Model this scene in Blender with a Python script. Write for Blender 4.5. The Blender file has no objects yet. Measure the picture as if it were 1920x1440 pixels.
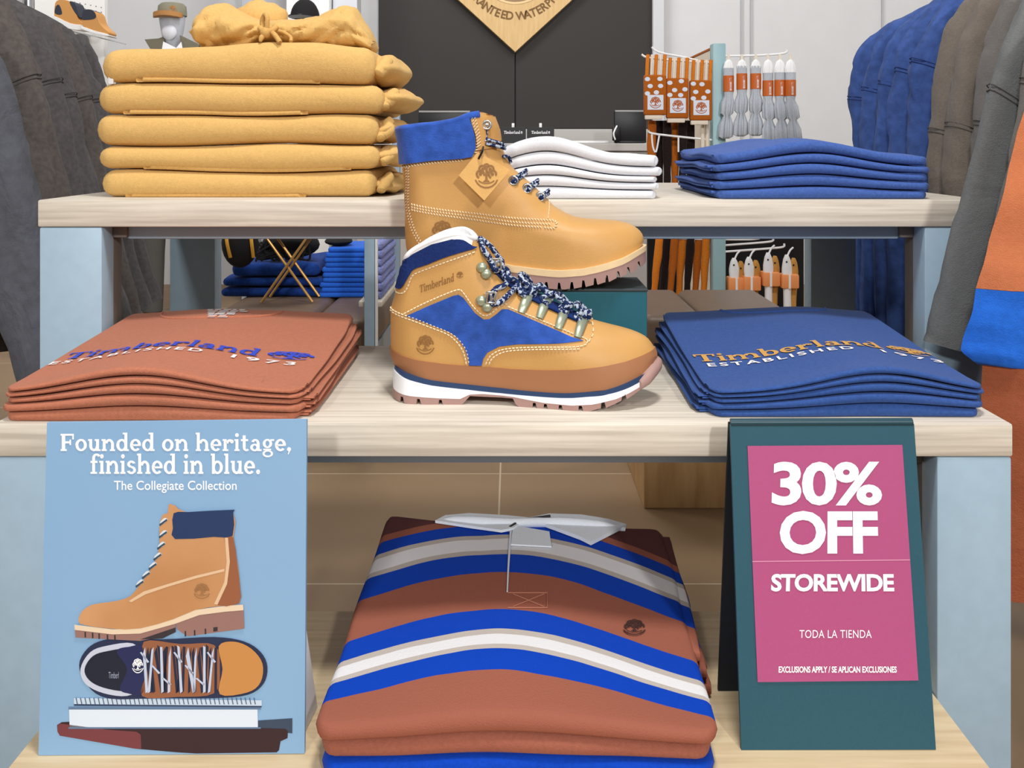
import bpy, bmesh, math, random
from mathutils import Vector, Matrix, noise
from mathutils.bvhtree import BVHTree
from mathutils.geometry import tessellate_polygon

# ---------------------------------------------------------------- camera, world, lamps, exposure
F = 1767.0      # focal length in pixels of the 1920 x 1440 frame
E = 0.85        # eye height above the floor
HOR = 265.0     # row of the horizon
scene = bpy.context.scene
COL = scene.collection
random.seed(7)

cam_data = bpy.data.cameras.new('camera')
cam = bpy.data.objects.new('camera', cam_data)
COL.objects.link(cam)
cam.location = (0, 0, E)
cam.rotation_euler = (math.radians(90), 0, 0)
cam_data.sensor_width = 36
cam_data.lens = 36 * F / 1920
cam_data.shift_y = -(720 - HOR) / 1920
cam_data.clip_start = 0.02
scene.camera = cam

world = bpy.data.worlds.new('world')
scene.world = world
world.use_nodes = True
world.node_tree.nodes['Background'].inputs[0].default_value = (0.98, 0.99, 1.0, 1)
world.node_tree.nodes['Background'].inputs[1].default_value = 0.34


def lamp(name, loc, target, size, power, color=(1, .985, .97)):
    d = bpy.data.lights.new(name, 'AREA')
    d.shape = 'DISK'
    d.size = size
    d.energy = power
    d.color = color
    o = bpy.data.objects.new(name, d)
    COL.objects.link(o)
    o.location = loc
    o.rotation_euler = (Vector(target) - Vector(loc)).to_track_quat('-Z', 'Y').to_euler()
    return o


lamp('ceiling_spot', (1.4, -3.0, 2.7), (0.0, 1.1, .55), .25, 142)
lamp('ceiling_spot', (-1.1, -3.0, 2.7), (-.1, 1.1, .45), .35, 92)
lamp('ceiling_spot', (0.2, 0.5, 3.0), (0.0, 1.3, .5), .4, 66)
lamp('ceiling_spot', (-0.3, 3.6, 3.1), (0, 5.2, 1.0), .8, 48)
lamp('ceiling_spot', (2.0, 3.4, 3.1), (1.5, 4.8, .9), .8, 34)
lamp('ceiling_spot', (-1.8, 3.0, 3.1), (-1.6, 4.6, .9), .8, 34)

vs = scene.view_settings
vs.view_transform = 'Standard'
vs.look = 'None'
vs.exposure = -0.57
vs.gamma = 1
vs.use_curve_mapping = False


# ---------------------------------------------------------------- helpers
def P(px, py, d):
    return Vector(((px - 960) / F * d, d, E + (HOR - py) / F * d))


def X(px, d):
    return (px - 960) / F * d


def Z(py, d):
    return E + (HOR - py) / F * d


def on_plane(px, py, p0, n):
    r = Vector(((px - 960) / F, 1.0, (HOR - py) / F))
    o = Vector((0, 0, E))
    return o + r * ((p0 - o).dot(n) / r.dot(n))


def lin(c):
    out = []
    for v in c[:3]:
        v = v / 255.0
        out.append(v / 12.92 if v <= .04045 else ((v + .055) / 1.055) ** 2.4)
    return tuple(out) + (1.0,)


MATS = {}


def mat(name, rgb, rough=.6, metal=0.0, var=0.0, vscale=40, bump=0.0, bscale=400, spec=.4, sheen=0.0, rgb2=None,
        stretch=(1, 1, 1), trans=0.0, vdetail=3, crumple=0.0, cscale=18, cstretch=(1, 1, 1)):
    if name in MATS:
        return MATS[name]
    m = bpy.data.materials.new(name)
    m.use_nodes = True
    nt = m.node_tree
    b = nt.nodes['Principled BSDF']
    b.inputs['Base Color'].default_value = lin(rgb)
    b.inputs['Roughness'].default_value = rough
    b.inputs['Metallic'].default_value = metal
    b.inputs['Specular IOR Level'].default_value = spec
    b.inputs['Sheen Weight'].default_value = sheen
    b.inputs['Transmission Weight'].default_value = trans
    tc = nt.nodes.new('ShaderNodeTexCoord')
    if var or rgb2:
        mp = nt.nodes.new('ShaderNodeMapping')
        mp.inputs['Scale'].default_value = stretch
        nz = nt.nodes.new('ShaderNodeTexNoise')
        nz.inputs['Scale'].default_value = vscale
        nz.inputs['Detail'].default_value = vdetail
        cr = nt.nodes.new('ShaderNodeValToRGB')
        c = lin(rgb)
        c2 = lin(rgb2) if rgb2 else tuple(min(1, v * (1 + var)) for v in c[:3]) + (1,)
        c1 = c if rgb2 else tuple(v * (1 - var) for v in c[:3]) + (1,)
        cr.color_ramp.elements[0].color = c1
        cr.color_ramp.elements[0].position = .32
        cr.color_ramp.elements[1].color = c2
        cr.color_ramp.elements[1].position = .68
        nt.links.new(tc.outputs['Object'], mp.inputs['Vector'])
        nt.links.new(mp.outputs[0], nz.inputs['Vector'])
        nt.links.new(nz.outputs[0], cr.inputs[0])
        nt.links.new(cr.outputs[0], b.inputs['Base Color'])
    if bump or crumple:
        n2 = nt.nodes.new('ShaderNodeTexNoise')
        n2.inputs['Scale'].default_value = bscale
        n2.inputs['Detail'].default_value = 2
        bp = nt.nodes.new('ShaderNodeBump')
        bp.inputs['Strength'].default_value = bump
        bp.inputs['Distance'].default_value = .002
        nt.links.new(tc.outputs['Object'], n2.inputs['Vector'])
        nt.links.new(n2.outputs[0], bp.inputs['Height'])
        nt.links.new(bp.outputs[0], b.inputs['Normal'])
        if crumple:
            n3 = nt.nodes.new('ShaderNodeTexNoise')
            n3.inputs['Scale'].default_value = cscale
            n3.inputs['Detail'].default_value = 4
            n3.inputs['Distortion'].default_value = .6
            b2 = nt.nodes.new('ShaderNodeBump')
            b2.inputs['Strength'].default_value = crumple
            b2.inputs['Distance'].default_value = .02
            m3 = nt.nodes.new('ShaderNodeMapping')
            m3.inputs['Scale'].default_value = cstretch
            nt.links.new(tc.outputs['Object'], m3.inputs[0])
            nt.links.new(m3.outputs[0], n3.inputs['Vector'])
            nt.links.new(n3.outputs[0], b2.inputs['Height'])
            nt.links.new(b2.outputs[0], bp.inputs['Normal'])
    MATS[name] = m
    return m


def fabric(name, rgb, var=.10, bump=.35, rough=.92, bscale=700, vscale=260, **k):
    return mat(name, rgb, rough=rough, var=var, vscale=vscale, bump=bump, bscale=bscale, spec=.15, sheen=.06, **k)


def stripes_mat(name, stops, axis=1, rough=.92, wob=.004, bow=(0.0, 0.0), skew=0.0):
    """hard colour bands along one object axis; stops = [(from, rgb), ...]"""
    m = bpy.data.materials.new(name)
    m.use_nodes = True
    nt = m.node_tree
    b = nt.nodes['Principled BSDF']
    b.inputs['Roughness'].default_value = rough
    b.inputs['Specular IOR Level'].default_value = .15
    tc = nt.nodes.new('ShaderNodeTexCoord')
    nz = nt.nodes.new('ShaderNodeTexNoise')
    nz.inputs['Scale'].default_value = 9
    sep = nt.nodes.new('ShaderNodeSeparateXYZ')
    ad = nt.nodes.new('ShaderNodeMath')
    ad.operation = 'MULTIPLY_ADD'
    ad.inputs[1].default_value = wob * 4
    lo, hi = stops[0][0], stops[-1][0] + .05
    mr = nt.nodes.new('ShaderNodeMapRange')
    mr.inputs[1].default_value = lo + wob * 2
    mr.inputs[2].default_value = hi + wob * 2
    cr = nt.nodes.new('ShaderNodeValToRGB')
    cr.color_ramp.interpolation = 'CONSTANT'
    els = cr.color_ramp.elements
    els[0].position = 0
    els[0].color = lin(stops[0][1])
    els.remove(els[1])
    for s, c in stops[1:]:
        els.new((s - lo) / (hi - lo)).color = lin(c)
    nt.links.new(tc.outputs['Object'], sep.inputs[0])
    # the bands bow towards the front at the sides
    sq = nt.nodes.new('ShaderNodeMath')
    sq.operation = 'MULTIPLY'
    nt.links.new(sep.outputs[0], sq.inputs[0])
    nt.links.new(sep.outputs[0], sq.inputs[1])
    bq = nt.nodes.new('ShaderNodeMath')
    bq.operation = 'MULTIPLY_ADD'
    kb = nt.nodes.new('ShaderNodeMath')
    kb.operation = 'MULTIPLY_ADD'
    kb.inputs[1].default_value = bow[1]
    kb.inputs[2].default_value = bow[0]
    nt.links.new(sep.outputs[axis], kb.inputs[0])
    nt.links.new(kb.outputs[0], bq.inputs[1])
    nt.links.new(sq.outputs[0], bq.inputs[0])
    nt.links.new(sep.outputs[axis], bq.inputs[2])
    sk = nt.nodes.new('ShaderNodeMath')
    sk.operation = 'MULTIPLY_ADD'
    sk.inputs[1].default_value = skew
    nt.links.new(sep.outputs[0], sk.inputs[0])
    nt.links.new(bq.outputs[0], sk.inputs[2])
    nt.links.new(tc.outputs['Object'], nz.inputs['Vector'])
    nt.links.new(nz.outputs[0], ad.inputs[0])
    nt.links.new(sk.outputs[0], ad.inputs[2])
    nt.links.new(ad.outputs[0], mr.inputs[0])
    nt.links.new(mr.outputs[0], cr.inputs[0])
    nt.links.new(cr.outputs[0], b.inputs['Base Color'])
    n2 = nt.nodes.new('ShaderNodeTexNoise')
    n2.inputs['Scale'].default_value = 700
    bp = nt.nodes.new('ShaderNodeBump')
    bp.inputs['Strength'].default_value = .35
    bp.inputs['Distance'].default_value = .002
    nt.links.new(tc.outputs['Object'], n2.inputs['Vector'])
    nt.links.new(n2.outputs[0], bp.inputs['Height'])
    nt.links.new(bp.outputs[0], b.inputs['Normal'])
    return m


def tag(o, label=None, cat=None, group=None, kind=None):
    if label:
        o['label'] = label
    if cat:
        o['category'] = cat
    if group:
        o['group'] = group
    if kind:
        o['kind'] = kind
    return o


def thing(name, label, cat, loc=(0, 0, 0), group=None):
    o = bpy.data.objects.new(name, None)
    o.empty_display_size = .05
    COL.objects.link(o)
    o.location = loc
    return tag(o, label, cat, group)


def base_of(o):
    v = Vector((0, 0, 0))
    while o is not None:
        v += o.location
        o = o.parent
    return v


class MB:
    """collects world-space shapes and links them as one mesh object"""

    def __init__(self):
        self.v = []
        self.f = []

    def add(self, verts, faces):
        n = len(self.v)
        self.v += [Vector(p) for p in verts]
        self.f += [tuple(i + n for i in f) for f in faces]
        return self

    def box(self, x0, x1, y0, y1, z0, z1):
        v = [(x, y, z) for z in (z0, z1) for y in (y0, y1) for x in (x0, x1)]
        return self.add(v, [(0, 2, 3, 1), (4, 5, 7, 6), (0, 1, 5, 4), (2, 6, 7, 3), (0, 4, 6, 2), (1, 3, 7, 5)])

    def rbox(self, x0, x1, y0, y1, z0, z1, r=.002, seg=2):
        bm = bmesh.new()
        bmesh.ops.create_cube(bm, size=1)
        for v in bm.verts:
            v.co = Vector((x0 + (v.co.x + .5) * (x1 - x0), y0 + (v.co.y + .5) * (y1 - y0), z0 + (v.co.z + .5) * (z1 - z0)))
        bmesh.ops.bevel(bm, geom=bm.edges[:], offset=r, segments=seg, affect='EDGES', profile=.5)
        self.frombm(bm)
        return self

    def frombm(self, bm):
        bm.verts.index_update()
        self.add([v.co.copy() for v in bm.verts], [tuple(v.index for v in f.verts) for f in bm.faces])
        bm.free()
        return self

    def prism(self, pts, offset):
        """closed polygon of 3D points pushed along the vector offset"""
        n = len(pts)
        off = Vector(offset)
        a = [Vector(p) for p in pts]
        tris = tessellate_polygon([a])
        v = a + [p + off for p in a]
        f = [tuple(t) for t in tris] + [tuple(i + n for i in reversed(t)) for t in tris]
        f += [(i, (i + 1) % n, (i + 1) % n + n, i + n) for i in range(n)]
        return self.add(v, f)

    def flat(self, pts):
        a = [Vector(p) for p in pts]
        if len(a) < 3:
            return self
        if len(a) == 4:
            return self.add(a, [(0, 1, 2, 3)])
        return self.add(a, [tuple(t) for t in tessellate_polygon([a])])

    def tube(self, pts, r, seg=8, smooth=4, cap=True, flat=1.0):
        pts = [Vector(p) for p in pts]
        rr = r if isinstance(r, (list, tuple)) else [r] * len(pts)
        if smooth > 1 and len(pts) > 2:
            q, qr = [], []
            for i in range(len(pts) - 1):
                p0, p1, p2, p3 = pts[max(i - 1, 0)], pts[i], pts[i + 1], pts[min(i + 2, len(pts) - 1)]
                for k in range(smooth):
                    t = k / smooth
                    q.append(.5 * ((2 * p1) + (p2 - p0) * t + (2 * p0 - 5 * p1 + 4 * p2 - p3) * t * t + (3 * p1 - p0 - 3 * p2 + p3) * t ** 3))
                    qr.append(rr[i] + (rr[i + 1] - rr[i]) * t)
            q.append(pts[-1])
            qr.append(rr[-1])
            pts, rr = q, qr
        rings = []
        up = None
        for i, p in enumerate(pts):
            t = (pts[min(i + 1, len(pts) - 1)] - pts[max(i - 1, 0)])
            t = t.normalized() if t.length > 1e-9 else Vector((0, 0, 1))
            if up is None:
                up = Vector((0, 1, 0)) if abs(t.y) < .9 else Vector((1, 0, 0))
            u = (up - t * up.dot(t)).normalized()
            w = t.cross(u)
            up = u
            rings.append([p + (u * math.cos(a) * flat + w * math.sin(a)) * rr[i] for a in [2 * math.pi * k / seg for k in range(seg)]])
        return self.loft(rings, cap=cap)

    def loft(self, rings, cap=True, closed=True):
        n = len(rings[0])
        v = [p for r in rings for p in r]
        f = []
        for i in range(len(rings) - 1):
            for k in range(n if closed else n - 1):
                a, b = i * n + k, i * n + (k + 1) % n
                f.append((a, b, b + n, a + n))
        if cap:
            f.append(tuple(range(n - 1, -1, -1)))
            f.append(tuple(range(len(v) - n, len(v))))
        return self.add(v, f)

    def ball(self, c, rx, ry=None, rz=None, seg=14, rings=9):
        ry = rx if ry is None else ry
        rz = rx if rz is None else rz
        rr = []
        for i in range(rings + 1):
            a = math.pi * (i / rings) - math.pi / 2
            ca = max(math.cos(a), .02)
            rr.append([Vector(c) + Vector((rx * ca * math.cos(2 * math.pi * k / seg), ry * ca * math.sin(2 * math.pi * k / seg), rz * math.sin(a))) for k in range(seg)])
        return self.loft(rr)

    def build(self, name, material, parent=None, smooth=True, auto=None, weld=True):
        o0 = base_of(parent) if parent is not None else Vector((0, 0, 0))
        me = bpy.data.meshes.new(name)
        me.from_pydata([tuple(p - o0) for p in self.v], [], self.f)
        me.validate()
        bm = bmesh.new()
        bm.from_mesh(me)
        if weld:
            bmesh.ops.remove_doubles(bm, verts=bm.verts[:], dist=2e-5)
        bmesh.ops.recalc_face_normals(bm, faces=bm.faces[:])
        for f in bm.faces:
            f.smooth = smooth
        if smooth:
            lim = math.radians(auto or 40)
            for e in bm.edges:
                if len(e.link_faces) == 2 and e.calc_face_angle(0) > lim:
                    e.smooth = False
        bm.to_mesh(me)
        bm.free()
        me.materials.append(material)
        o = bpy.data.objects.new(name, me)
        COL.objects.link(o)
        if parent is not None:
            o.parent = parent
        return o

    def single(self, name, material, label, cat, group=None, loc=None, **k):
        """a thing that is one mesh, its origin at its base"""
        n = max(len(self.v), 1)
        c = Vector(loc) if loc is not None else Vector((sum(p.x for p in self.v) / n, sum(p.y for p in self.v) / n, min(p.z for p in self.v)))
        self.v = [p - c for p in self.v]
        o = self.build(name, material, None, **k)
        o.location = c
        return tag(o, label, cat, group)


def struct(mb, name, material, **k):
    return tag(mb.build(name, material, **k), kind='structure')


def wn(x, y, z=0.0, s=1.0):
    return noise.noise(Vector((x * s, y * s, z * s)))


def lerp_poly(poly, x):
    """y of a polyline [(x, y)] at x"""
    if x <= poly[0][0]:
        return poly[0][1]
    for (a, b), (c, d) in zip(poly, poly[1:]):
        if x <= c:
            return b + (d - b) * (x - a) / (c - a) if c > a else d
    return poly[-1][1]


def sm_poly(poly, x):
    """smooth (Catmull-Rom) y of a polyline at x"""
    if x <= poly[0][0]:
        return poly[0][1]
    if x >= poly[-1][0]:
        return poly[-1][1]
    for i in range(len(poly) - 1):
        if x <= poly[i + 1][0]:
            p = [poly[max(i - 1, 0)][1], poly[i][1], poly[i + 1][1], poly[min(i + 2, len(poly) - 1)][1]]
            t = (x - poly[i][0]) / max(poly[i + 1][0] - poly[i][0], 1e-9)
            return .5 * (2 * p[1] + (p[2] - p[0]) * t + (2 * p[0] - 5 * p[1] + 4 * p[2] - p[3]) * t * t + (3 * p[1] - p[0] - 3 * p[2] + p[3]) * t ** 3)


def smooth_line(pts, k=6, closed=False):
    out = []
    n = len(pts)
    rng = n if closed else n - 1
    g = (lambda i: pts[i % n]) if closed else (lambda i: pts[min(max(i, 0), n - 1)])
    for i in range(rng):
        p0, p1, p2, p3 = [Vector(g(i + j)) for j in (-1, 0, 1, 2)]
        for q in range(k):
            t = q / k
            out.append(tuple(.5 * ((2 * p1) + (p2 - p0) * t + (2 * p0 - 5 * p1 + 4 * p2 - p3) * t * t + (3 * p1 - p0 - 3 * p2 + p3) * t ** 3)))
    if not closed:
        out.append(tuple(pts[-1]))
    return out


def resample(pts, params):
    """points of a 2D polyline at arc-length parameters 0..1"""
    L = [0]
    for a, b in zip(pts, pts[1:]):
        L.append(L[-1] + math.hypot(b[0] - a[0], b[1] - a[1]))
    out = []
    for t in params:
        s = t * L[-1]
        i = 0
        while i < len(L) - 2 and L[i + 1] < s:
            i += 1
        f = (s - L[i]) / max(L[i + 1] - L[i], 1e-12)
        out.append((pts[i][0] + (pts[i + 1][0] - pts[i][0]) * f, pts[i][1] + (pts[i + 1][1] - pts[i][1]) * f))
    return out


# ---------------------------------------------------------------- lettering
def sans(body, bold=.0, spacing=1.0):
    """triangles of a line of sans lettering: (points 2D, faces)"""
    cu = bpy.data.curves.new('lettering', 'FONT')
    cu.body = body
    cu.size = 1
    cu.offset = bold
    cu.space_character = spacing
    cu.resolution_u = 4
    ob = bpy.data.objects.new('lettering', cu)
    COL.objects.link(ob)
    dg = bpy.context.evaluated_depsgraph_get()
    me = bpy.data.meshes.new_from_object(ob.evaluated_get(dg))
    pts = [(v.co.x, v.co.y) for v in me.vertices]
    fs = [tuple(p.vertices) for p in me.polygons]
    bpy.data.objects.remove(ob)
    bpy.data.curves.remove(cu)
    bpy.data.meshes.remove(me)
    return pts, fs


def _glyphs():
    def R(a, b, c, d):
        return [[(a, b), (c, b), (c, d), (a, d)]]

    def A(cx, cy, rx, ry, a0, a1, th, tv):
        n = max(4, int(abs(a1 - a0) / 15))
        q = []
        for i in range(n):
            u, w = math.radians(a0 + (a1 - a0) * i / n), math.radians(a0 + (a1 - a0) * (i + 1) / n)
            q.append([(cx + rx * math.cos(u), cy + ry * math.sin(u)), (cx + rx * math.cos(w), cy + ry * math.sin(w)),
                      (cx + (rx - th) * math.cos(w), cy + (ry - tv) * math.sin(w)), (cx + (rx - th) * math.cos(u), cy + (ry - tv) * math.sin(u))])
        return q
    g = {}
    top = R(0, .85, .3, 1)
    n = R(.1, 0, .37, 1) + R(0, 0, .47, .15) + A(.69, .55, .43, .47, 0, 165, .27, .2) + R(.85, 0, 1.12, .55) + R(.75, 0, 1.22, .15)
    g['n'] = (n + top, 1.26)
    g['m'] = (n + top + [[(x + .75, y) for x, y in q] for q in A(.69, .55, .43, .47, 0, 165, .27, .2) + R(.85, 0, 1.12, .55) + R(.75, 0, 1.22, .15)], 2.01)
    g['h'] = (n + R(.1, 0, .37, 1.55) + R(0, 1.4, .3, 1.55), 1.26)
    g['u'] = (R(.1, .45, .37, 1) + top + A(.53, .45, .43, .47, 180, 350, .27, .2) + R(.72, 0, .99, 1) + R(.6, .85, .99, 1) + R(.9, 0, 1.12, .15), 1.15)
    g['o'] = (A(.52, .5, .52, .52, 0, 360, .28, .18), 1.08)
    g['d'] = (A(.5, .5, .5, .52, 0, 360, .28, .18) + R(.73, 0, 1.0, 1.55) + R(.58, 1.4, .95, 1.55) + R(.9, 0, 1.13, .15), 1.17)
    g['b'] = (R(.1, 0, .37, 1.55) + R(0, 1.4, .3, 1.55) + A(.6, .5, .5, .52, 0, 360, .28, .18), 1.15)
    g['e'] = (A(.5, .5, .5, .52, 0, 318, .28, .18) + R(.2, .42, .98, .57), 1.03)
    g['i'] = (R(.1, 0, .37, 1) + R(0, 0, .47, .15) + top + A(.235, 1.34, .17, .17, 0, 360, .17, .17), .52)
    g['l'] = (R(.1, 0, .37, 1.55) + R(0, 0, .47, .15) + R(0, 1.4, .3, 1.55), .53)
    g['r'] = (R(.1, 0, .37, 1) + R(0, 0, .52, .15) + top + A(.67, .55, .42, .45, 55, 165, .26, .2) + A(.84, .8, .16, .16, 0, 360, .16, .16), 1.0)
    g['t'] = (R(.17, .3, .44, 1.32) + R(0, .83, .66, 1.0) + A(.5, .3, .33, .32, 180, 320, .26, .16), .76)
    g['a'] = (R(.6, .1, .87, .65) + R(.62, 0, 1.04, .15) + A(.48, .62, .39, .4, 0, 155, .26, .17) + A(.42, .3, .4, .32, 0, 360, .25, .15), 1.06)
    g['g'] = (A(.45, .63, .43, .39, 0, 360, .26, .15) + A(.48, -.22, .48, .3, 0, 360, .2, .13) + R(.08, .06, .78, .2) + R(.72, .85, 1.05, 1.0), 1.06)
    g['s'] = (A(.42, .74, .38, .28, 15, 270, .26, .17) + A(.42, .29, .42, .31, -165, 90, .26, .17), .88)
    g['f'] = (R(.15, 0, .42, 1.2) + R(0, 0, .6, .15) + R(0, .83, .64, 1.0) + A(.56, 1.2, .41, .36, 30, 180, .27, .17), .74)
    g['F'] = (R(.1, 0, .42, 1.45) + R(0, 0, .56, .16) + R(0, 1.29, 1.2, 1.45) + R(.42, .64, .9, .82) + R(.8, .5, .95, .96) + R(1.05, .98, 1.2, 1.45), 1.27)
    g['T'] = (R(.5, 0, .82, 1.45) + R(.35, 0, .97, .16) + R(0, 1.29, 1.32, 1.45) + R(0, 1.0, .15, 1.45) + R(1.17, 1.0, 1.32, 1.45), 1.36)
    dot = A(.18, .15, .18, .18, 0, 360, .18, .18)
    g['.'] = (dot, .45)
    g[','] = (dot + [[(.36, .15), (.14, -.3), (.05, -.24), (.18, 0)]], .45)
    g[' '] = ([], .5)
    return g


GLYPHS = _glyphs()


def slab(body, gap=.06):
    """slab-serif lettering as (points 2D, faces)"""
    pts, fs, x = [], [], 0
    for ch in body:
        polys, adv = GLYPHS[ch]
        for q in polys:
            n = len(pts)
            pts += [(a + x, b) for a, b in q]
            fs.append(tuple(range(n, n + len(q))))
        x += adv + gap
    return pts, fs


def tree_mark(ring=True):
    """round tree emblem in -1..1 as (points 2D, faces)"""
    pts, fs = [], []

    def poly(q):
        n = len(pts)
        pts.extend(q)
        fs.append(tuple(range(n, n + len(q))))

    def arc(cx, cy, r0, r1, a0, a1, sy=1.0):
        k = max(4, int(abs(a1 - a0) / 18))
        for i in range(k):
            u, w = math.radians(a0 + (a1 - a0) * i / k), math.radians(a0 + (a1 - a0) * (i + 1) / k)
            poly([(cx + r0 * math.cos(u), cy + sy * r0 * math.sin(u)), (cx + r0 * math.cos(w), cy + sy * r0 * math.sin(w)),
                  (cx + r1 * math.cos(w), cy + sy * r1 * math.sin(w)), (cx + r1 * math.cos(u), cy + sy * r1 * math.sin(u))])
    if ring:
        arc(0, 0, 1.0, .88, 200, 340)
    for cx, cy, r in ((-.48, .12, .38), (.48, .12, .38), (-.3, .5, .36), (.3, .5, .36), (0, .72, .26)):
        arc(cx, cy, r, r * .55, -20, 250)
        arc(cx, cy, r * .35, .0, 0, 360)
    poly([(-.07, .4), (.07, .4), (.1, -.3), (.3, -.5), (-.3, -.5), (-.1, -.3)])
    poly([(-.05, .0), (-.5, .3), (-.45, .36), (-.02, .12)])
    poly([(.05, .0), (.5, .3), (.45, .36), (.02, .12)])
    arc(0, -.2, .75, .62, 205, 335, .6)
    return pts, fs


def place(pf, x0, y0, x1, y1, fn, sub=None):
    """lettering pf stretched into the box, each point through fn -> MB"""
    pts, fs = pf
    a0, a1 = min(p[0] for p in pts), max(p[0] for p in pts)
    b0, b1 = min(p[1] for p in pts), max(p[1] for p in pts)
    q = [(x0 + (x1 - x0) * (p[0] - a0) / (a1 - a0), y0 + (y1 - y0) * (p[1] - b0) / (b1 - b0)) for p in pts]
    # overlapping strokes lie a hair above one another
    layer = [0] * len(pts)
    if len(pts) == sum(len(f) for f in fs):
        for k, f in enumerate(fs):
            for i in f:
                layer[i] = k % 9
    up = Vector((0, -.95, .31)) * 3.5e-5
    if sub:
        bm = bmesh.new()
        vs_ = [bm.verts.new((p[0], p[1], k * 1e-7)) for p, k in zip(q, layer)]
        for f in fs:
            try:
                bm.faces.new([vs_[i] for i in f])
            except ValueError:
                pass
        for _ in range(4):
            es = [e for e in bm.edges if e.calc_length() > sub]
            if not es:
                break
            bmesh.ops.subdivide_edges(bm, edges=es, cuts=1)
            bmesh.ops.triangulate(bm, faces=bm.faces[:])
        bm.verts.index_update()
        q = [(v.co.x, v.co.y) for v in bm.verts]
        layer = [v.co.z * 1e7 for v in bm.verts]
        fs = [tuple(v.index for v in f.verts) for f in bm.faces]
        bm.free()
    return MB().add([fn(*p) + up * k for p, k in zip(q, layer)], fs)

# ---------------------------------------------------------------- materials
OAK = mat('pale_oak', (192, 182, 167), rough=.5, rgb2=(224, 215, 200), vscale=5, stretch=(1.1, 34, 34), vdetail=8, bump=.08, bscale=90, spec=.35)
OAK_GOLD = mat('golden_oak', (202, 178, 140), rough=.55, rgb2=(222, 201, 165), vscale=4, stretch=(1.5, 26, 26), vdetail=8, spec=.3)
CRATE = mat('crate_wood', (190, 150, 100), rough=.6, rgb2=(214, 176, 124), vscale=5, stretch=(9, 9, 1.3), vdetail=7, spec=.25)
BLUE_STEEL = mat('pale_blue_steel', (156, 180, 197), rough=.38, var=.03, vscale=60, spec=.5)
GREY_STEEL = mat('blue_grey_steel', (142, 160, 174), rough=.4, spec=.5)
BROWN_STEEL = mat('taupe_bracket', (104, 96, 90), rough=.6)
WHITE_WALL = mat('white_wall', (211, 211, 212), rough=.85, var=.015, vscale=8)
SEAM = mat('wall_seam', (180, 181, 183), rough=.8)
BLACK_PANEL = mat('charcoal_panel', (50, 45, 43), rough=.55, var=.06, vscale=300, spec=.3)
JOINT = mat('panel_joint', (22, 20, 20), rough=.7)
WHITE = mat('white_plastic', (236, 236, 236), rough=.5)
WHITE_PRINT = mat('white_print', (246, 247, 250), rough=.6)
BLACK = mat('black_plastic', (20, 20, 22), rough=.4)
BLACK_MATTE = mat('black_matte', (24, 23, 24), rough=.9)
STEEL = mat('polished_steel', (205, 207, 210), rough=.25, metal=1)
LEATHER_SEAT = mat('taupe_leather', (112, 92, 76), rough=.45, var=.05, vscale=30, bump=.15, bscale=250)

# floor tiles
fm = bpy.data.materials.new('floor_tiles')
fm.use_nodes = True
nt = fm.node_tree
bs = nt.nodes['Principled BSDF']
bs.inputs['Roughness'].default_value = .5
tc = nt.nodes.new('ShaderNodeTexCoord')
mp = nt.nodes.new('ShaderNodeMapping')
mp.inputs['Location'].default_value = (.03, -.01, 0)
br = nt.nodes.new('ShaderNodeTexBrick')
br.offset = 0.0
br.inputs['Scale'].default_value = 1
br.inputs['Brick Width'].default_value = 1.2
br.inputs['Row Height'].default_value = .6
br.inputs['Mortar Size'].default_value = .0022
br.inputs['Color1'].default_value = lin((158, 130, 98))
br.inputs['Color2'].default_value = lin((148, 122, 92))
br.inputs['Mortar'].default_value = lin((205, 186, 158))
nz = nt.nodes.new('ShaderNodeTexNoise')
nz.inputs['Scale'].default_value = 6
nz.inputs['Detail'].default_value = 6
mx = nt.nodes.new('ShaderNodeMixRGB')
mx.blend_type = 'MULTIPLY'
mx.inputs[0].default_value = .5
cr = nt.nodes.new('ShaderNodeValToRGB')
cr.color_ramp.elements[0].color = (.72, .70, .68, 1)
cr.color_ramp.elements[1].color = (1, 1, 1, 1)
nt.links.new(tc.outputs['Object'], mp.inputs[0])
nt.links.new(mp.outputs[0], br.inputs[0])
nt.links.new(tc.outputs['Object'], nz.inputs[0])
nt.links.new(nz.outputs[0], cr.inputs[0])
nt.links.new(br.outputs[0], mx.inputs[1])
nt.links.new(cr.outputs[0], mx.inputs[2])
nt.links.new(mx.outputs[0], bs.inputs['Base Color'])

# ---------------------------------------------------------------- the setting
WD = 5.6            # distance of the back wall
struct(MB().box(-2.7, 2.7, -4.0, WD + .1, -.05, 0), 'floor', fm, smooth=False)
struct(MB().box(-2.7, 2.7, WD, WD + .1, 0, 3.3), 'wall_back', WHITE_WALL, smooth=False)
struct(MB().box(-2.8, -2.7, -4.0, WD + .1, 0, 3.3), 'wall_left', WHITE_WALL, smooth=False)
struct(MB().box(2.7, 2.8, -4.0, WD + .1, 0, 3.3), 'wall_right', WHITE_WALL, smooth=False)
for i, px in enumerate((1391, 1409, 1655)):
    x = X(px, WD - .01)
    struct(MB().box(x - .006, x + .006, WD - .012, WD, 0, 3.3), 'trim_%d' % (i + 1), SEAM, smooth=False)
x = X(1231, WD - .05)
struct(MB().rbox(X(1222, WD - .05), X(1243, WD - .05), WD - .1, WD, 0, 3.3, .004), 'trim_4', mat('trim_grey', (205, 206, 209), rough=.7), smooth=False)

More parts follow.
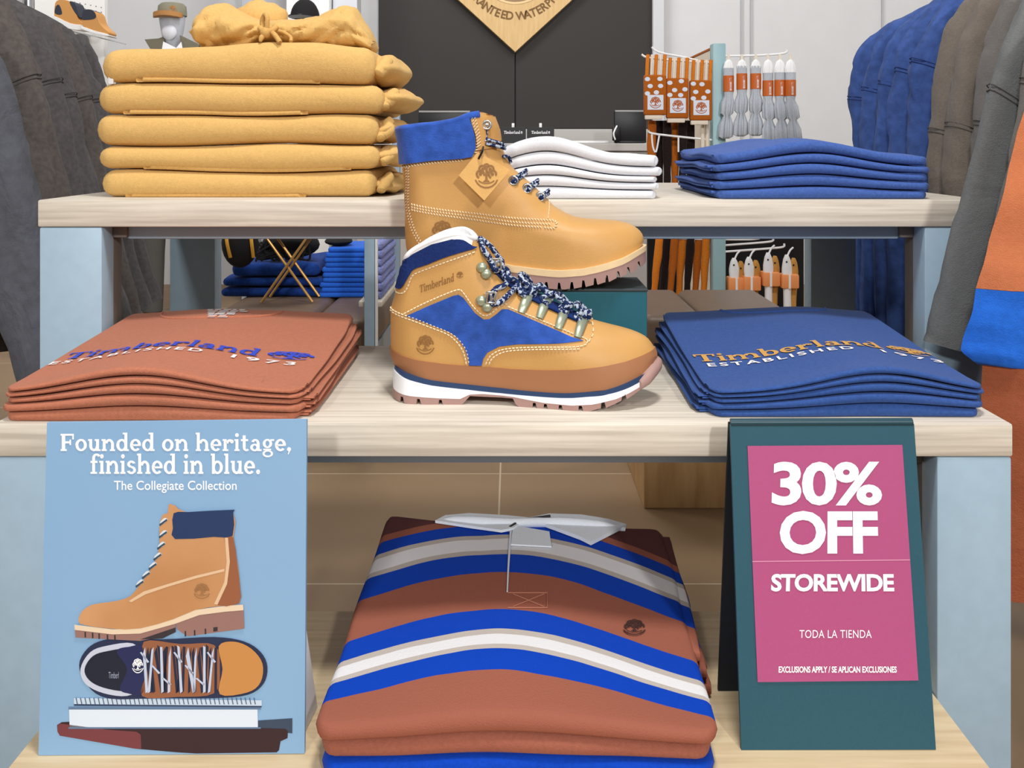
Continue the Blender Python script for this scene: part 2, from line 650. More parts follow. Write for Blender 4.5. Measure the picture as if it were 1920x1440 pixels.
# charcoal wall panel in two halves with a joint
dP = WD - .06
t = thing('feature_panel', 'tall charcoal panel on the white back wall behind the wooden diamond', 'wall panel', (X(966, dP), dP, .0))
xm = X(966, dP)
z0 = Z(241, dP)
MB().rbox(X(710, dP), xm - .0025, dP, WD - .0015, z0, 3.0, .003).build('panel_half', BLACK_PANEL, t, smooth=False)
MB().rbox(xm + .0025, X(1222, dP), dP, WD - .0015, z0, 3.0, .003).build('panel_half', BLACK_PANEL, t, smooth=False)
MB().box(xm - .004, xm + .004, dP + .012, WD - .002, z0, 3.0).build('joint', JOINT, t, smooth=False)

# wooden diamond emblem
dD = WD - .13
TAN_WOOD = mat('tan_wood', (205, 168, 112), rough=.55, rgb2=(216, 182, 128), vscale=7, stretch=(10, 10, 1.2), vdetail=5)
t = thing('diamond_emblem', 'big tan wooden diamond with curved lettering hung on the charcoal panel', 'wall sign', (X(966, dD), dD, Z(96, dD)))
cx, zb = X(966, dD), Z(97, dD)
hw = X(1083, dD) - cx
sl = 97.0 / 106          # half height over half width of the tip
H = .62
MB().prism([(cx, dD, zb), (cx + H / sl, dD, zb + H), (cx, dD, zb + 2 * H), (cx - H / sl, dD, zb + H)], (0, .07, 0)).build('board', TAN_WOOD, t, smooth=False)
# engraved ring and letters round it
DARKTAN = mat('engraved_tan', (122, 88, 48), rough=.7)
GREY_BROWN = mat('emblem_centre', (150, 122, 92), rough=.7)
cz = Z(-62, dD)
R0 = (Z(5, dD) - Z(53, dD))
ro = cz - Z(8, dD)
mb = MB()
for r0, r1, yy in ((ro, ro * .94, .003),):
    for i in range(64):
        a, b = 2 * math.pi * i / 64, 2 * math.pi * (i + 1) / 64
        mb.flat([(cx + r * math.cos(q), dD - yy, cz + r * math.sin(q)) for r, q in ((r0, a), (r0, b), (r1, b), (r1, a))])
mb.build('ring', mat('ring_light', (226, 194, 140), rough=.5), t, smooth=False)
MB().flat([(cx + ro * .93 * math.cos(2 * math.pi * i / 48), dD - .002, cz + ro * .93 * math.sin(2 * math.pi * i / 48)) for i in range(48)]).build('centre_disc', GREY_BROWN, t, smooth=False)
word = 'GUARANTEED WATERPROOF'
rl = cz - Z(37, dD)
hl = Z(22, dD) - Z(38, dD)
mb = MB()
step = 7.1
i0 = word.index('D') + .95
for i, ch in enumerate(word):
    if ch == ' ':
        continue
    ang = math.radians(270 + (i - i0) * step)
    pts, fs = sans(ch, .02)
    w = max(p[0] for p in pts)
    q = []
    for p in pts:
        u, v = (p[0] - w / 2) * hl * 1.25, p[1] * hl * 1.35
        r = rl - v
        q.append((cx + r * math.cos(ang) - u * math.sin(ang), dD - .003, cz + r * math.sin(ang) + u * math.cos(ang)))
    mb.add(q, fs)
mb.build('lettering', DARKTAN, t, smooth=False)


# ---------------------------------------------------------------- the nest of tables
ZU, ZM, ZP = .771, .550, .260


def nest_table(name, label, x0, x1, y0, y1, ztop, thick, lw, inset):
    t = thing(name, label, 'table', ((x0 + x1) / 2, (y0 + y1) / 2, 0))
    MB().rbox(x0, x1, y0, y1, ztop - thick, ztop, .0025).build('table_top', OAK, t)
    zt = ztop - thick
    for xa, xb in ((x0 + inset, x0 + inset + lw[0]), (x1 - inset - lw[1], x1 - inset)):
        MB().rbox(xa, xb, y0 + .001, y0 + .040, 0, zt - .0006, .0025).build('leg', BLUE_STEEL, t)
        MB().rbox(xa, xb, y1 - .045, y1 - .004, 0, zt - .0006, .0025).build('leg', BLUE_STEEL, t)
    a, b = x0 + inset + lw[0], x1 - inset - lw[1]
    MB().rbox(a + .018, b - .018, y0 + .040, y0 + .062, zt - .0205, zt - .0006, .003).build('rail', GREY_STEEL, t)
    MB().rbox(a + .018, b - .018, y1 - .062, y1 - .040, zt - .0205, zt - .0006, .003).build('rail', GREY_STEEL, t)
    for s, q in ((1, a), (-1, b)):
        mb = MB()
        mb.rbox(min(q, q + s * .02), max(q, q + s * .02), y0 + .034, y0 + .06, zt - .018, zt - .0008, .002)
        mb.rbox(min(q - s * .014, q - s * .0004), max(q - s * .014, q - s * .0004), y0 + .041, y0 + .068, .0, zt - .0008, .002)
        mb.build('corner_bracket', BROWN_STEEL, t)
    return t


nest_table('nesting_table', 'tall pale oak table with pale blue steel legs holding the camel hoodies', X(70, 1.27), .643, 1.27, 1.80, ZU, .0365, (.0845, .0845), .002)
nest_table('nesting_table', 'lower pale oak table with blue steel legs under the two-tone hiking boot', -.5522, X(1900, 1.0), 1.0, 1.385, ZM, .035, (.0745, .0795), .001)
t = thing('low_plinth', 'low oak plinth carrying the striped rugby shirts and both signs', 'plinth', (-.027, .9, 0))
MB().rbox(-.475, .4505, .70, 1.185, ZP - .034, ZP, .002).build('plinth_top', OAK_GOLD, t)
MB().rbox(-.462, .437, .715, 1.17, .0, ZP - .0345, .002).build('plinth_base', OAK_GOLD, t)


# ---------------------------------------------------------------- benches, cabinets and fixtures behind
def bench(label, x0, x1, y0, y1, ztop, seam_x, base, legh):
    t = thing('bench', label, 'bench', ((x0 + x1) / 2, (y0 + y1) / 2, 0))
    xs = [x0] + seam_x + [x1]
    for a, b in zip(xs, xs[1:]):
        MB().rbox(a + .001, b - .001, y0, y1, ztop - .11, ztop, .022, 4).build('cushion', LEATHER_SEAT, t)
    MB().rbox(x0 + .005, x1 - .005, y0 + .01, y1 - .01, legh, ztop - .1105, .003).build('base', base, t, smooth=False)
    if legh:
        for a in (x0 + .02, x1 - .06):
            for b in (y0 + .02, y1 - .06):
                MB().rbox(a, a + .04, b, b + .04, 0, legh - .0003, .003).build('foot', BLACK, t)
    return t


bench('taupe leather bench on a wooden base behind the green shoebox', .30, .664, 2.17, 2.56, E - .40, [.445], CRATE, 0)
bench('taupe leather bench under the folded blue clothes', -.86, -.395, 2.6, 3.35, E - .493, [-.56], GREY_STEEL, .05)

# sales counter under the charcoal panel
t = thing('sales_counter', 'long grey sales counter below the charcoal panel', 'counter', (.1, 4.9, 0))
MB().rbox(-.78, .95, 4.72, 5.2, 0, .80, .004).build('body', mat('counter_grey', (168, 164, 160), rough=.6), t, smooth=False)
MB().rbox(-.80, .97, 4.70, 5.22, .801, .84, .004).build('counter_top', mat('counter_top_grey', (178, 174, 170), rough=.5), t, smooth=False)
t = thing('back_counter', 'grey cupboard along the wall right under the charcoal panel', 'cupboard', (.1, 5.4, 0))
MB().rbox(-.78, .80, 5.28, WD - .002, 0, Z(242, 5.3), .004).build('body', mat('backcounter_grey', (182, 178, 174), rough=.6), t, smooth=False)


def pos(label, px0, px1, py0, py1, d):
    t = thing('till_screen', label, 'till screen', (X((px0 + px1) / 2, d), d + .06, .8405))
    MB().rbox(X(px0, d), X(px1, d), d, d + .03, Z(py1, d), Z(py0, d), .004).build('screen_case', BLACK, t)
    MB().rbox(X(px0, d) + .004, X(px1, d) - .002, d - .003, d + .0295, Z(py0 + 2, d), Z(py0 - 1, d) + .001, .001).build('top_highlight', mat('highlight_grey', (150, 150, 150), rough=.3), t)  # highlight along the top of the case, painted as a grey strip
    xc = X((px0 + px1) / 2, d)
    MB().rbox(xc - .02, xc + .02, d + .031, d + .06, .85, Z(py0, d) - .02, .004).build('stand', BLACK, t)
    MB().rbox(xc - .07, xc + .07, d - .02, d + .1, .8405, .852, .003).build('foot', BLACK, t)
    return t


pos('black till screen on the counter above the blue boot collar', 784, 882, 209, 250, 4.74)
t = pos('black till screen on the counter beside the orange socks', 1152, 1212, 208, 268, 4.76)
d = 4.73
MB().rbox(X(1148, d), X(1162, d), 4.715, 4.74, .8525, Z(238, d), .004).build('card_reader', BLACK, t)
MB().tube([(X(1156, d), d - .02, Z(236, d)), (X(1149, d), d - .04, Z(250, d)), (X(1152, d), d - .04, Z(262, d))], .004).build('cable', WHITE, t)

d = 4.60
for px0, px1, lab in ((938, 986, 'black price card with a white clip nearest the boot tongue'), (988, 1039, 'black price card with a white clip over the white shirts')):
    t = thing('price_card', lab, 'price card', (X((px0 + px1) / 2, 4.71), 4.71, .8405), 'price cards on the counter')
    MB().rbox(X(px0, 4.71), X(px1, 4.71), 4.708, 4.714, .8405, Z(238, 4.71), .001).build('card', mat('card_black', (40, 40, 44), rough=.5), t, smooth=False)
    q = (px0 + px1) / 2
    MB().rbox(X(q - 2.5, 4.71), X(q + 2.5, 4.71), 4.705, 4.717, Z(239, 4.71), Z(231, 4.71), .001).build('clip', WHITE, t)
    place(slab('Timberland'), q - 17, 251, q + 13, 245, lambda a, b: P(a, b, 4.7072)).build('lettering', WHITE_PRINT, t, smooth=False)
    place(tree_mark(), q + 14, 251, q + 18, 246, lambda a, b: P(a, b, 4.7072)).build('emblem', WHITE_PRINT, t, smooth=False)
MB().rbox(X(1048, 4.9), X(1140, 4.9), 4.86, 4.94, .8405, .853, .003).single('paper_stack', WHITE, 'low white box of papers on the counter beside the till', 'papers')
t = None

# ---------------------------------------------------------------- folded clothes
def edge_samples(w, r, n):
    e = [r * q for q in (0, .12, .35, .65, 1.0)]
    inner = [r + (w - 2 * r) * i / n for i in range(1, n)]
    return e + inner + [w - q for q in reversed(e)]


def slab_cloth(x0, x1, y0, y1, zb, zt, r=None, nx=34, ny=26, wob=.0015, seed=0.0, warp=None, ry=None):
    """soft slab between the surfaces zb(x, y) and zt(x, y) with rolled edges"""
    w, h = x1 - x0, y1 - y0
    tm = zt((x0 + x1) / 2, (y0 + y1) / 2) - zb((x0 + x1) / 2, (y0 + y1) / 2)
    r = r or min(tm * .55, .016)
    ry = ry or r
    xs, ys = edge_samples(w, r, nx), edge_samples(h, ry, ny)
    mb = MB()
    top, bot = [], []

    def fac(e, rr):
        q = min(max(e / rr, 0), 1)
        return math.sqrt(max(0, 1 - (1 - q) ** 2))
    for b in ys:
        ra, rb = [], []
        for a in xs:
            f = fac(min(a, w - a), r) * fac(min(b, h - b), ry)
            # rounded plan corners and a slightly uneven outline
            x, y = x0 + a, y0 + b
            cx = (a / w - .5) * 2
            cy = (b / h - .5) * 2
            k = max(0, abs(cx) - .93) * max(0, abs(cy) - .93) / .0049
            x -= math.copysign(.006 * k, cx)
            y -= math.copysign(.006 * k, cy)
            x += wob * 2 * wn(x * 3, y * 9, seed, 1) * abs(cx) ** 3
            y += wob * 2 * wn(x * 9, seed, y * 3, 1) * abs(cy) ** 3
            if warp:
                x, y = warp(x, y)
            lo, hi = zb(x, y), zt(x, y)
            m, t = (lo + hi) / 2, (hi - lo) / 2
            nn = min(wob, .0012) * .5 * wn(x * 14, y * 14, seed, 1)
            ra.append(Vector((x, y, m + t * f + nn * f)))
            rb.append(Vector((x, y, m - t * f)))
        top.append(ra)
        bot.append(rb)
    n = len(xs)
    mb.loft(top, cap=False, closed=False)
    mb.loft(bot, cap=False, closed=False)
    return mb


CAMEL = fabric('camel_fleece', (210, 170, 104), var=.05, crumple=.25, cscale=9)
CAMEL_RIB = fabric('camel_rib', (202, 158, 92), var=.06)
WHITE_COTTON = fabric('white_cotton', (222, 224, 230), var=.015, bump=.2)
NAVY_KNIT = fabric('blue_navy_knit', (64, 92, 158), var=.12)
NAVY_TEE = fabric('navy_jersey', (52, 82, 144), var=.10)
RUST_TEE = fabric('rust_jersey', (180, 112, 86), var=.06)
ORD = ['bottom', 'second from bottom', 'middle', 'second from top', 'top']

# --- camel hoodies
yF = 1.325
ZS = [368, 319.5, 269, 214, 157, 88]        # rows of the layer borders at the front
lev = [Z(p, yF) for p in ZS]
lev[0] = ZU
xl = [X(p, yF) for p in (184, 180, 178, 179, 190)]
xr = [X(p, yF) for p in (709, 712, 709, 716, 702)]
hl = ['lowest camel hoodie, lying on the oak table top', 'camel hoodie second from the bottom of its stack', 'camel hoodie in the middle of its stack',
      'camel hoodie just under the one with the hood up', 'topmost camel hoodie with gathered hood and tied drawstring']
for k in range(5):
    t = thing('hoodie', hl[k], 'hoodie', ((xl[k] + xr[k]) / 2, yF + .14, lev[k]), 'folded camel hoodies')
    lo, hi = lev[k] + .0004, lev[k + 1] - .0009

    def bulge(x, y, s):
        u = (x - xl[0]) / (xr[0] - xl[0])
        return .0028 * wn(u * 2.3, s * 1.7, 3.1, 1) + .0016 * wn(u * 6, s, y * 4, 1)

    def zb(x, y, k=k, lo=lo):
        u = (x - xl[0]) / (xr[0] - xl[0])
        return lo + (0 if k == 0 else +.0003 + .0062 * wn(u * 2.3, k * 1.7, 3.1, 1))

    def zt(x, y, k=k, hi=hi):
        u = (x - xl[0]) / (xr[0] - xl[0])
        v = hi + .0062 * wn(u * 2.3, (k + 1) * 1.7, 3.1, 1)
        if k == 4:
            v += -.020 * abs(u - .62) ** 1.1 * 1.3 + .010 + .0025 * wn(u * 7, y * 5, 1.3, 1)
        return v
    slab_cloth(xl[k], xr[k], yF, yF + .27, zb, zt, r=.0175, ry=.017, wob=.003, seed=k * 3.3, nx=44).build('body', CAMEL, t, auto=60)
    # hem flap under the front fold; the middle one is an added dark-gap filler
    if True:
        a, b = (.09, .74) if k in (0, 3) else ((.16, .9) if k == 1 else ((.03, .97) if k == 2 else (.12, .8)))
        x0, x1 = xl[k] + (xr[k] - xl[k]) * a, xl[k] + (xr[k] - xl[k]) * b
        slab_cloth(x0, x1, yF + (.02 if k == 2 else .004), yF + .06, lambda x, y: zb(x, y) - (.0009 if k else .0002), lambda x, y: zb(x, y) + .005, r=.002, nx=30, ny=6, wob=.001).build('hem', CAMEL_RIB, t)
    # sleeve folded in at the end of the stack: a soft bulge with a smaller loop before it
    h = hi - lo
    mb = MB()
    ox, oz, rx_, rz_ = ((.004, .44, .026, .40), (.008, .52, .030, .46), (.006, .50, .025, .44), (.012, .55, .034, .46), (.010, .46, .030, .50))[k]
    mb.ball((xr[k] + ox - .004, yF + .125, lo + h * oz), rx_, .112, h * rz_, seg=26, rings=22)
    for v in mb.v:
        v.x += .007 * wn(v.y * 22, v.z * 45, k * 3.1, 1) + .004 * math.sin((v.z - lo) / h * 9 + k)
        v.z += .004 * wn(v.x * 60, v.y * 20, k * 5.7, 1)
        v.z = min(max(v.z, zb(v.x, v.y) + .0004), zt(v.x, v.y) - .0004)
    mb.build('folded_sleeve', CAMEL, t, auto=80)
    mb = MB()
    pts, rad = [], []
    for i in range(10):
        s = i / 9
        pts.append((xr[k] + .002 + .012 * s + .005 * wn(s * 3, k * 2, 1, 1), yF + .016 + .022 * s, lo + h * (.22 + .56 * s + .06 * math.sin(k * 2.1 + s * 3))))
        rad.append(h * (.17 + .05 * math.sin(math.pi * s)))
    mb.tube(pts, rad, seg=14, smooth=3)
    for v in mb.v:
        v.z = min(max(v.z, zb(v.x, v.y) + .0004), zt(v.x, v.y) - .0004)
    mb.build('cuff_fold', CAMEL, t, auto=80)
    if k == 4:
        hood_root = t
        MB().rbox(X(199, yF), X(209, yF), yF + .006, yF + .010, Z(157, yF), Z(143, yF), .0008).build('side_label', WHITE, t)
# hood gathered on the top hoodie: two soft lobes and the crown between them
yH = yF + .085
up = [(373, 56), (380, 38), (395, 14), (412, 7), (432, 10), (448, 20), (468, 30), (488, 36), (500, 40), (520, 40), (545, 36), (575, 33), (605, 27), (640, 15), (665, 16), (680, 38), (697, 62), (704, 78)]
dn = [(373, 64), (380, 80), (395, 92), (412, 96), (432, 96), (448, 94), (468, 90), (488, 78), (500, 74), (520, 74), (545, 80), (575, 84), (605, 88), (640, 88), (665, 90), (680, 92), (697, 96), (704, 90)]
rings = []
for (a, b), (_, c) in zip(smooth_line([(p[0], p[1], 0) for p in up], 6) and [(p[0], p[1]) for p in smooth_line([(p[0], p[1], 0) for p in up], 6)],
                          [(p[0], p[1]) for p in smooth_line([(p[0], p[1], 0) for p in dn], 6)]):
    zt_, zb_ = Z(b, yH), Z(c, yH) - .006
    xx = X(a, yH)
    cz_, rz_ = (zt_ + zb_) / 2, (zt_ - zb_) / 2
    ryy = .055 * (.55 + .45 * min(1, rz_ / .03))
    ring = []
    for i in range(44):
        an = 2 * math.pi * i / 44
        k1 = (1 - abs(wn(a * .012, an * 1.1 + a * .008, 4, 1))) ** 5
        k2 = (1 - abs(wn(a * .03 + an * .5, an * 1.6, 9, 1))) ** 7
        fold = 1 + .10 * wn(a * .02, an * 1.2, 14, 1) - .17 * k1 - .10 * k2 + .08
        zz_ = cz_ + rz_ * math.sin(an) * (fold if abs(math.sin(an)) < .97 else min(fold, 1.03))
        ring.append(Vector((xx + .004 * wn(an * 2, a * .03, 2, 1), yH + ryy * math.cos(an) * fold, max(zz_, lev[5] - .004))))
    rings.append(ring)
MB().loft(rings).build('hood', CAMEL, hood_root, auto=70)
mb = MB()
mb.ball((X(480, yH), yH + .035, Z(28, yH)), .042, .03, Z(-6, yH) - Z(30, yH), seg=18, rings=12)
for v in mb.v:
    v.x += .004 * wn(v.z * 60, v.x * 40, 0, 1)
    v.z -= .006 * (1 - abs(wn(v.x * 30, v.z * 25, 3, 1))) ** 5
    v.y += .004 * wn(v.x * 60, v.z * 40, 7, 1)
mb.build('hood_crown', CAMEL, hood_root, auto=80)
yK = yH - .064
mb = MB()
kx, kz = X(505, yK), Z(62, yK)
q = lambda a, b, o=0.0: (X(a, yK), yK + o, Z(b, yK))
mb.tube([q(496, 60), q(490, 42, .004), q(496, 28), q(503, 34, -.006), q(502, 56, -.006), q(497, 66)], .0034, seg=10)
mb.tube([q(487, 52), q(498, 60, -.006), q(512, 58, -.006), q(518, 50)], .0042, seg=10)
mb.tube([q(510, 60, -.004), q(520, 68, -.012), q(531, 82, -.018)], [.0034, .0036, .0036], seg=10)
mb.tube([q(498, 64, -.004), q(494, 72, -.01), q(492, 80, -.012)], [.003, .004, .002], seg=10)
mb.tube([q(505, 58, -.002), q(525, 58, .004), q(543, 68, .004), q(546, 78, -.002)], .0026, seg=8)
mb.ball(q(500, 62, -.006), .008, .007, .008)
mb.build('drawstring', CAMEL_RIB, hood_root, auto=80)


def rows(stack, yf):
    return [Z(p, yf) for p in stack]


def folded_stack(name, cat, group, labels, x0, x1, y0, dep, base, levels, humps, material, jit, r=.0075, side=1, seed=0, roll=None, backup=0.0):
    """levels: heights of layer borders at the ends; humps(u, v, k): extra height of border k"""
    roots = []
    n = len(labels)
    for k in range(n):
        ja, jb, jc = jit[k % len(jit)]
        a, b, c = x0 + ja, x1 + jb, y0 + jc
        t = thing(name, labels[k], cat, ((a + b) / 2, c + dep / 2, levels[k]), group)

        def border(x, y, q):
            u = (x - x0) / (x1 - x0)
            v = (y - y0) / dep
            return levels[q] + humps(u, v, q)
        g = .0003 if k == 0 else .0007
        slab_cloth(a, b, c, c + dep, lambda x, y: border(x, y, k) + (g if k else .0003), lambda x, y: border(x, y, k + 1) - .0007, r=r, ry=r, wob=.0012, seed=seed + k * 2.7, nx=40, ny=24).build('body', material, t, auto=70)
        if roll:
            # inner folds peeping out at the side
            xa, xb = (b - .05, b + roll[k % len(roll)]) if side > 0 else (a - roll[k % len(roll)], a + .05)
            for lo_, hi_, nm in ((.16, .50, 'inner_fold'), (.52, .86, 'sleeve_fold')):
                dd = .004 if nm == 'inner_fold' else 0
                slab_cloth(xa + (0 if side > 0 else dd), xb - (dd if side > 0 else 0), c + .018, c + dep - .012,
                           lambda x, y: border(x, y, k) * (1 - lo_) + border(x, y, k + 1) * lo_,
                           lambda x, y: border(x, y, k) * (1 - hi_) + border(x, y, k + 1) * hi_, r=.003, nx=5, ny=24, wob=.003, seed=seed + k + lo_).build(nm, material, t, auto=70)
        roots.append((t, border))
    return roots


# --- white shirts on the tall table
yw = 1.285
lw = rows([374, 357, 343, 331, 313, 291], yw)
lw[0] = ZU


def hump_w(u, v, q):
    return .027 * (q / 5) ** 1.0 * math.exp(-((u - .36) / .27) ** 2) - .004 * (q / 5) * max(0, .2 - u) / .2


folded_stack('folded_shirt', 'shirt', 'folded white shirts',
             ['lowest white folded shirt, lying on the oak table top', 'white folded shirt second from the bottom of its stack', 'white folded shirt in the middle of its stack',
              'white folded shirt just under the topmost one', 'topmost white folded shirt beside the tall tan boot'],
             X(905, yw), X(1238, yw), yw, .30, ZU, lw, hump_w, WHITE_COTTON, [(0, -.002, 0), (.002, .003, .001), (0, 0, 0), (.001, .006, .002), (0, 0, 0)], r=.006, seed=4)

# --- blue folded trousers on the tall table
yn = 1.285
ln = rows([374, 358.5, 343, 327, 311, 292], yn)
ln[0] = ZU


def hump_n(u, v, q):
    return .023 * (q / 5) ** .8 * math.exp(-((u - .45) / .30) ** 2) + .0045 * (q / 5) * max(0, .4 - u) + .002 * (q / 5) * math.sin(v * 9 + q)


folded_stack('folded_sweater', 'sweater', 'folded blue sweaters',
             ['lowest blue folded sweater, lying on the oak table top', 'blue folded sweater second from the bottom of its stack', 'blue folded sweater in the middle of its stack',
              'blue folded sweater just under the topmost one', 'topmost blue folded sweater, before the hanging blue jackets'],
             X(1345, yn), X(1746, yn), yn, .30, ZU, ln, hump_n, NAVY_KNIT, [(0, -.001, 0), (-.003, .004, .001), (0, .001, 0), (-.002, .003, 0), (0, 0, .001)], r=.007, side=-1, seed=9,
             roll=[.004, .008, .003, .007, .002])


# --- rust T-shirts on the lower table
def tee_stack(x0, x1, yf, dep, ends, hump, back, labels, group, material, side, seed, mid, cw):
    lv = [ZM] + [ZM + q for q in ends]

    def h(u, v, q):
        f = q / 5
        z = hump * f ** .75 * math.exp(-((u - mid) / .30) ** 2) * (1 - .75 * v)
        z += back * f * max(0, v - .12) ** 1.15 * (1 + .10 * math.cos((u - .5) * 6))
        z -= .004 * f * max(0, v - .75) * 4 * math.exp(-((u - .5) / .22) ** 2)
        return z
    return folded_stack('folded_tee', 'T-shirt', group, labels, x0, x1, yf, dep, ZM, lv, h, material,
                        [(0, -.003, .0), (-.003, .002, -.001), (.002, 0, 0), (-.002, .003, 0), (0, 0, 0)], r=.0045, side=side, seed=seed, roll=[.016, .010, .013, .006, .002])


XT0, XT1, YT = -.548, -.226, 1.008
rust = tee_stack(XT0, XT1, YT, .345, [.0085, .0165, .0225, .0275, .0335], .025, .026,
                 ['lowest rust folded T-shirt, lying on the lower table', 'rust folded T-shirt second from the bottom of its stack', 'rust folded T-shirt in the middle of its stack',
                  'rust folded T-shirt just under the printed topmost one', 'topmost rust folded T-shirt with blue and white print'],
                 'folded rust T-shirts', RUST_TEE, 1, 20, .45, 0)
XN0, XN1, YN = .2165, .516, 1.022
navy = tee_stack(XN0, XN1, YN, .345, [.0075, .0145, .0200, .0245, .0295], .026, .031,
                 ['lowest navy folded T-shirt, lying on the lower table', 'navy folded T-shirt second from the bottom of its stack', 'navy folded T-shirt in the middle of its stack',
                  'navy folded T-shirt just under the printed topmost one', 'topmost navy folded T-shirt with gold and white print'],
                 'folded navy T-shirts', NAVY_TEE, -1, 31, .62, 0)

BLUE_PRINT = mat('blue_print', (52, 76, 196), rough=.7)
GOLD_PRINT = mat('gold_print', (208, 158, 86), rough=.7)
TEE_WHITE = mat('tee_white_print', (238, 232, 232), rough=.7)


TEEH = .026


def tee_print(root, border, x0, x1, y0, dep, seed, colA, yA, hA, xa, xb, ea, eb, cut):
    def top(x, y):
        return border(x, y, 5) + .0006

    def fn(a, b):
        return Vector((a, b, top(a, b)))
    w = xb - xa
    place(slab('Timberland'), xa, yA, xa + w * .78, yA + hA, fn, sub=.006).build('lettering', colA, root)
    place(tree_mark(False), xa + w * .81, yA + .002, xb, yA + hA * 1.1, fn, sub=.006).build('emblem', colA, root)
    place(sans('ESTABLISHED', .02, 1.35), ea, yA - .020, ea + (eb - ea) * .62, yA - .007, fn, sub=.006).build('small_lettering', TEE_WHITE, root)
    place(sans('1973', .02, 1.35), ea + (eb - ea) * .74, yA - .020, eb, yA - .007, fn, sub=.006).build('small_lettering', TEE_WHITE, root)


tee_print(rust[4][0], rust[4][1], XT0, XT1, YT, .345, 0, BLUE_PRINT, YT + .112, .030, XT0 + .012, XT1 - .012, XT0 + .006, XT1 - .028, 0)
tee_print(navy[4][0], navy[4][1], XN0, XN1, YN, .345, 0, GOLD_PRINT, YN + .112, .030, XN0 + .006, XN1 - .004, XN0 + .016, XN1 - .004, 0)
# neck label and collar rib of the rust shirt
rt, rb = rust[4]
mb = MB()
random.seed(3)
cxn = X(425, 1.33)
for i in range(6):
    w = .030 * (1 - .13 * i)
    yy = YT + .335 - i * .0115
    x = cxn - w
    while x < cxn + w - .006:
        l = random.uniform(.006, .014)
        y1 = yy - .0075
        a = [(x, y1), (x + l, y1), (x + l, yy), (x, yy)]
        mb.flat([(p, q_, rb(p, q_, 5) + .0005) for p, q_ in a])
        x += l + random.uniform(.0015, .004)
mb.build('neck_print', TEE_WHITE, rt, smooth=False)


def collar(root, border, cx, yb, rx, ryy, material, w=.0022):
    pts = []
    for i in range(25):
        a = math.pi + math.pi * i / 24
        x, y = cx + rx * math.cos(a), yb + ryy * math.sin(a)
        pts.append((x, y, border(x, y, 5) - .0006))
    MB().tube(pts, w, seg=8, smooth=1).build('collar_rib', material, root)


collar(rt, rb, cxn - .01, YT + .335, .085, .06, RUST_TEE)
collar(navy[4][0], navy[4][1], (XN0 + XN1) / 2 + .01, YN + .337, .075, .03, NAVY_TEE)


# --- striped rugby shirts on the plinth
def rugby_z(u, v):
    g = math.exp(-((u - .45) / .36) ** 2)
    return g * (.014 + .014 * min(1, v / .2)) * (1 - .95 * v * v) + (.026 + .045 * max(0, .38 - u)) * v ** 1.1 - .010 * max(0, u - .6)


XR0, XR1, YR, DR = -.183, .191, .868, .405
RL = [ZP, ZP + .0155, ZP + .031, ZP + .0475]


def rug_border(x, y, q):
    u = (x - XR0) / (XR1 - XR0)
    v = min(max((y - YR) / DR, 0), 1)
    # the pile is thick and bellied towards the front
    return RL[q] + rugby_z(u, v) * (q / 3)


def rug_y(py, px=960):
    """depth on the topmost shirt seen at row py in the middle of the pile"""
    lo, hi = YR, YR + DR + .03
    for _ in range(40):
        m = (lo + hi) / 2
        if (E - rug_border(X(px, m), m, 3)) / m * F + HOR > py:
            lo = m
        else:
            hi = m
    return lo


BROWN_S, BLUE_S, TAUPE_S, CREAM_S, DARK_S = (154, 92, 74), (8, 64, 178), (188, 178, 170), (226, 224, 226), (92, 54, 54)
tc_ = [(1430, BROWN_S), (1258, BLUE_S), (1217, TAUPE_S), (1209, CREAM_S), (1188, TAUPE_S), (1180, BLUE_S), (1143, BROWN_S), (1072, BLUE_S), (1038, TAUPE_S),
       (1030, CREAM_S), (1008, TAUPE_S), (1001, BLUE_S), (984, BROWN_S)]
stops = [(rug_y(p) - YR - DR / 2 if p < 1400 else -DR, c) for p, c in tc_]
stops.append((stops[-1][0] + .022, DARK_S))
RUGBY = stripes_mat('rugby_stripes', stops, 1, wob=.0026, bow=(1.9, 6.5), skew=.03)
RUGBY_BLUE = fabric('rugby_blue', BLUE_S, var=.08)
RUGBY_BROWN = fabric('rugby_brown', BROWN_S, var=.06)
rl_ = ['lowest striped rugby shirt, blue at the front fold', 'brown front fold of the middle rugby shirt in the pile', 'topmost striped rugby shirt with white collar']
for k in range(3):
    t = thing('rugby_shirt', rl_[k], 'rugby shirt', ((XR0 + XR1) / 2, YR + DR / 2, RL[k]), 'folded rugby shirts')
    y0 = YR + (.0, .002, 0)[k]
    dx0, dx1 = ((.004, -.002), (0.002, -.004), (0, 0))[k]

    def wp(x, y):
        # the shoulders are narrower than the hem
        v = (y - YR) / DR
        return (x + (.017 * v if x < 0 else .014 * v) * 1.0 * (abs(x) / .19) * (1 if x < 0 else 1), y)
    slab_cloth(XR0 + dx0, XR1 + dx1, y0, y0 + DR + (.004 if k < 2 else 0), lambda x, y: rug_border(x, y, k) + (.0007 if k else .0003), lambda x, y: rug_border(x, y, k + 1) - .0007,
               r=.008, ry=.0085, wob=.002, seed=k * 1.9 + 40, nx=46, ny=46, warp=wp).build('body', RUGBY if k == 2 else (RUGBY_BROWN if k == 1 else RUGBY_BLUE), t, auto=75)
    # striped side folds
    slab_cloth(XR1 - .03, XR1 + (.018, .012, .007)[k], y0 + .13, y0 + DR - .02, lambda x, y: rug_border(x, y, k) + .003, lambda x, y: rug_border(x, y, k + 1) - .0035,
               r=.003, nx=6, ny=30, wob=.003, seed=k + 50, warp=wp).build('sleeve_fold', RUGBY, t, auto=75)
rug = t


def rfn(px, py, off=.0008):
    y = rug_y(py, px)
    x = X(px, y)
    return Vector((x, y, rug_border(x, y, 3) + off))


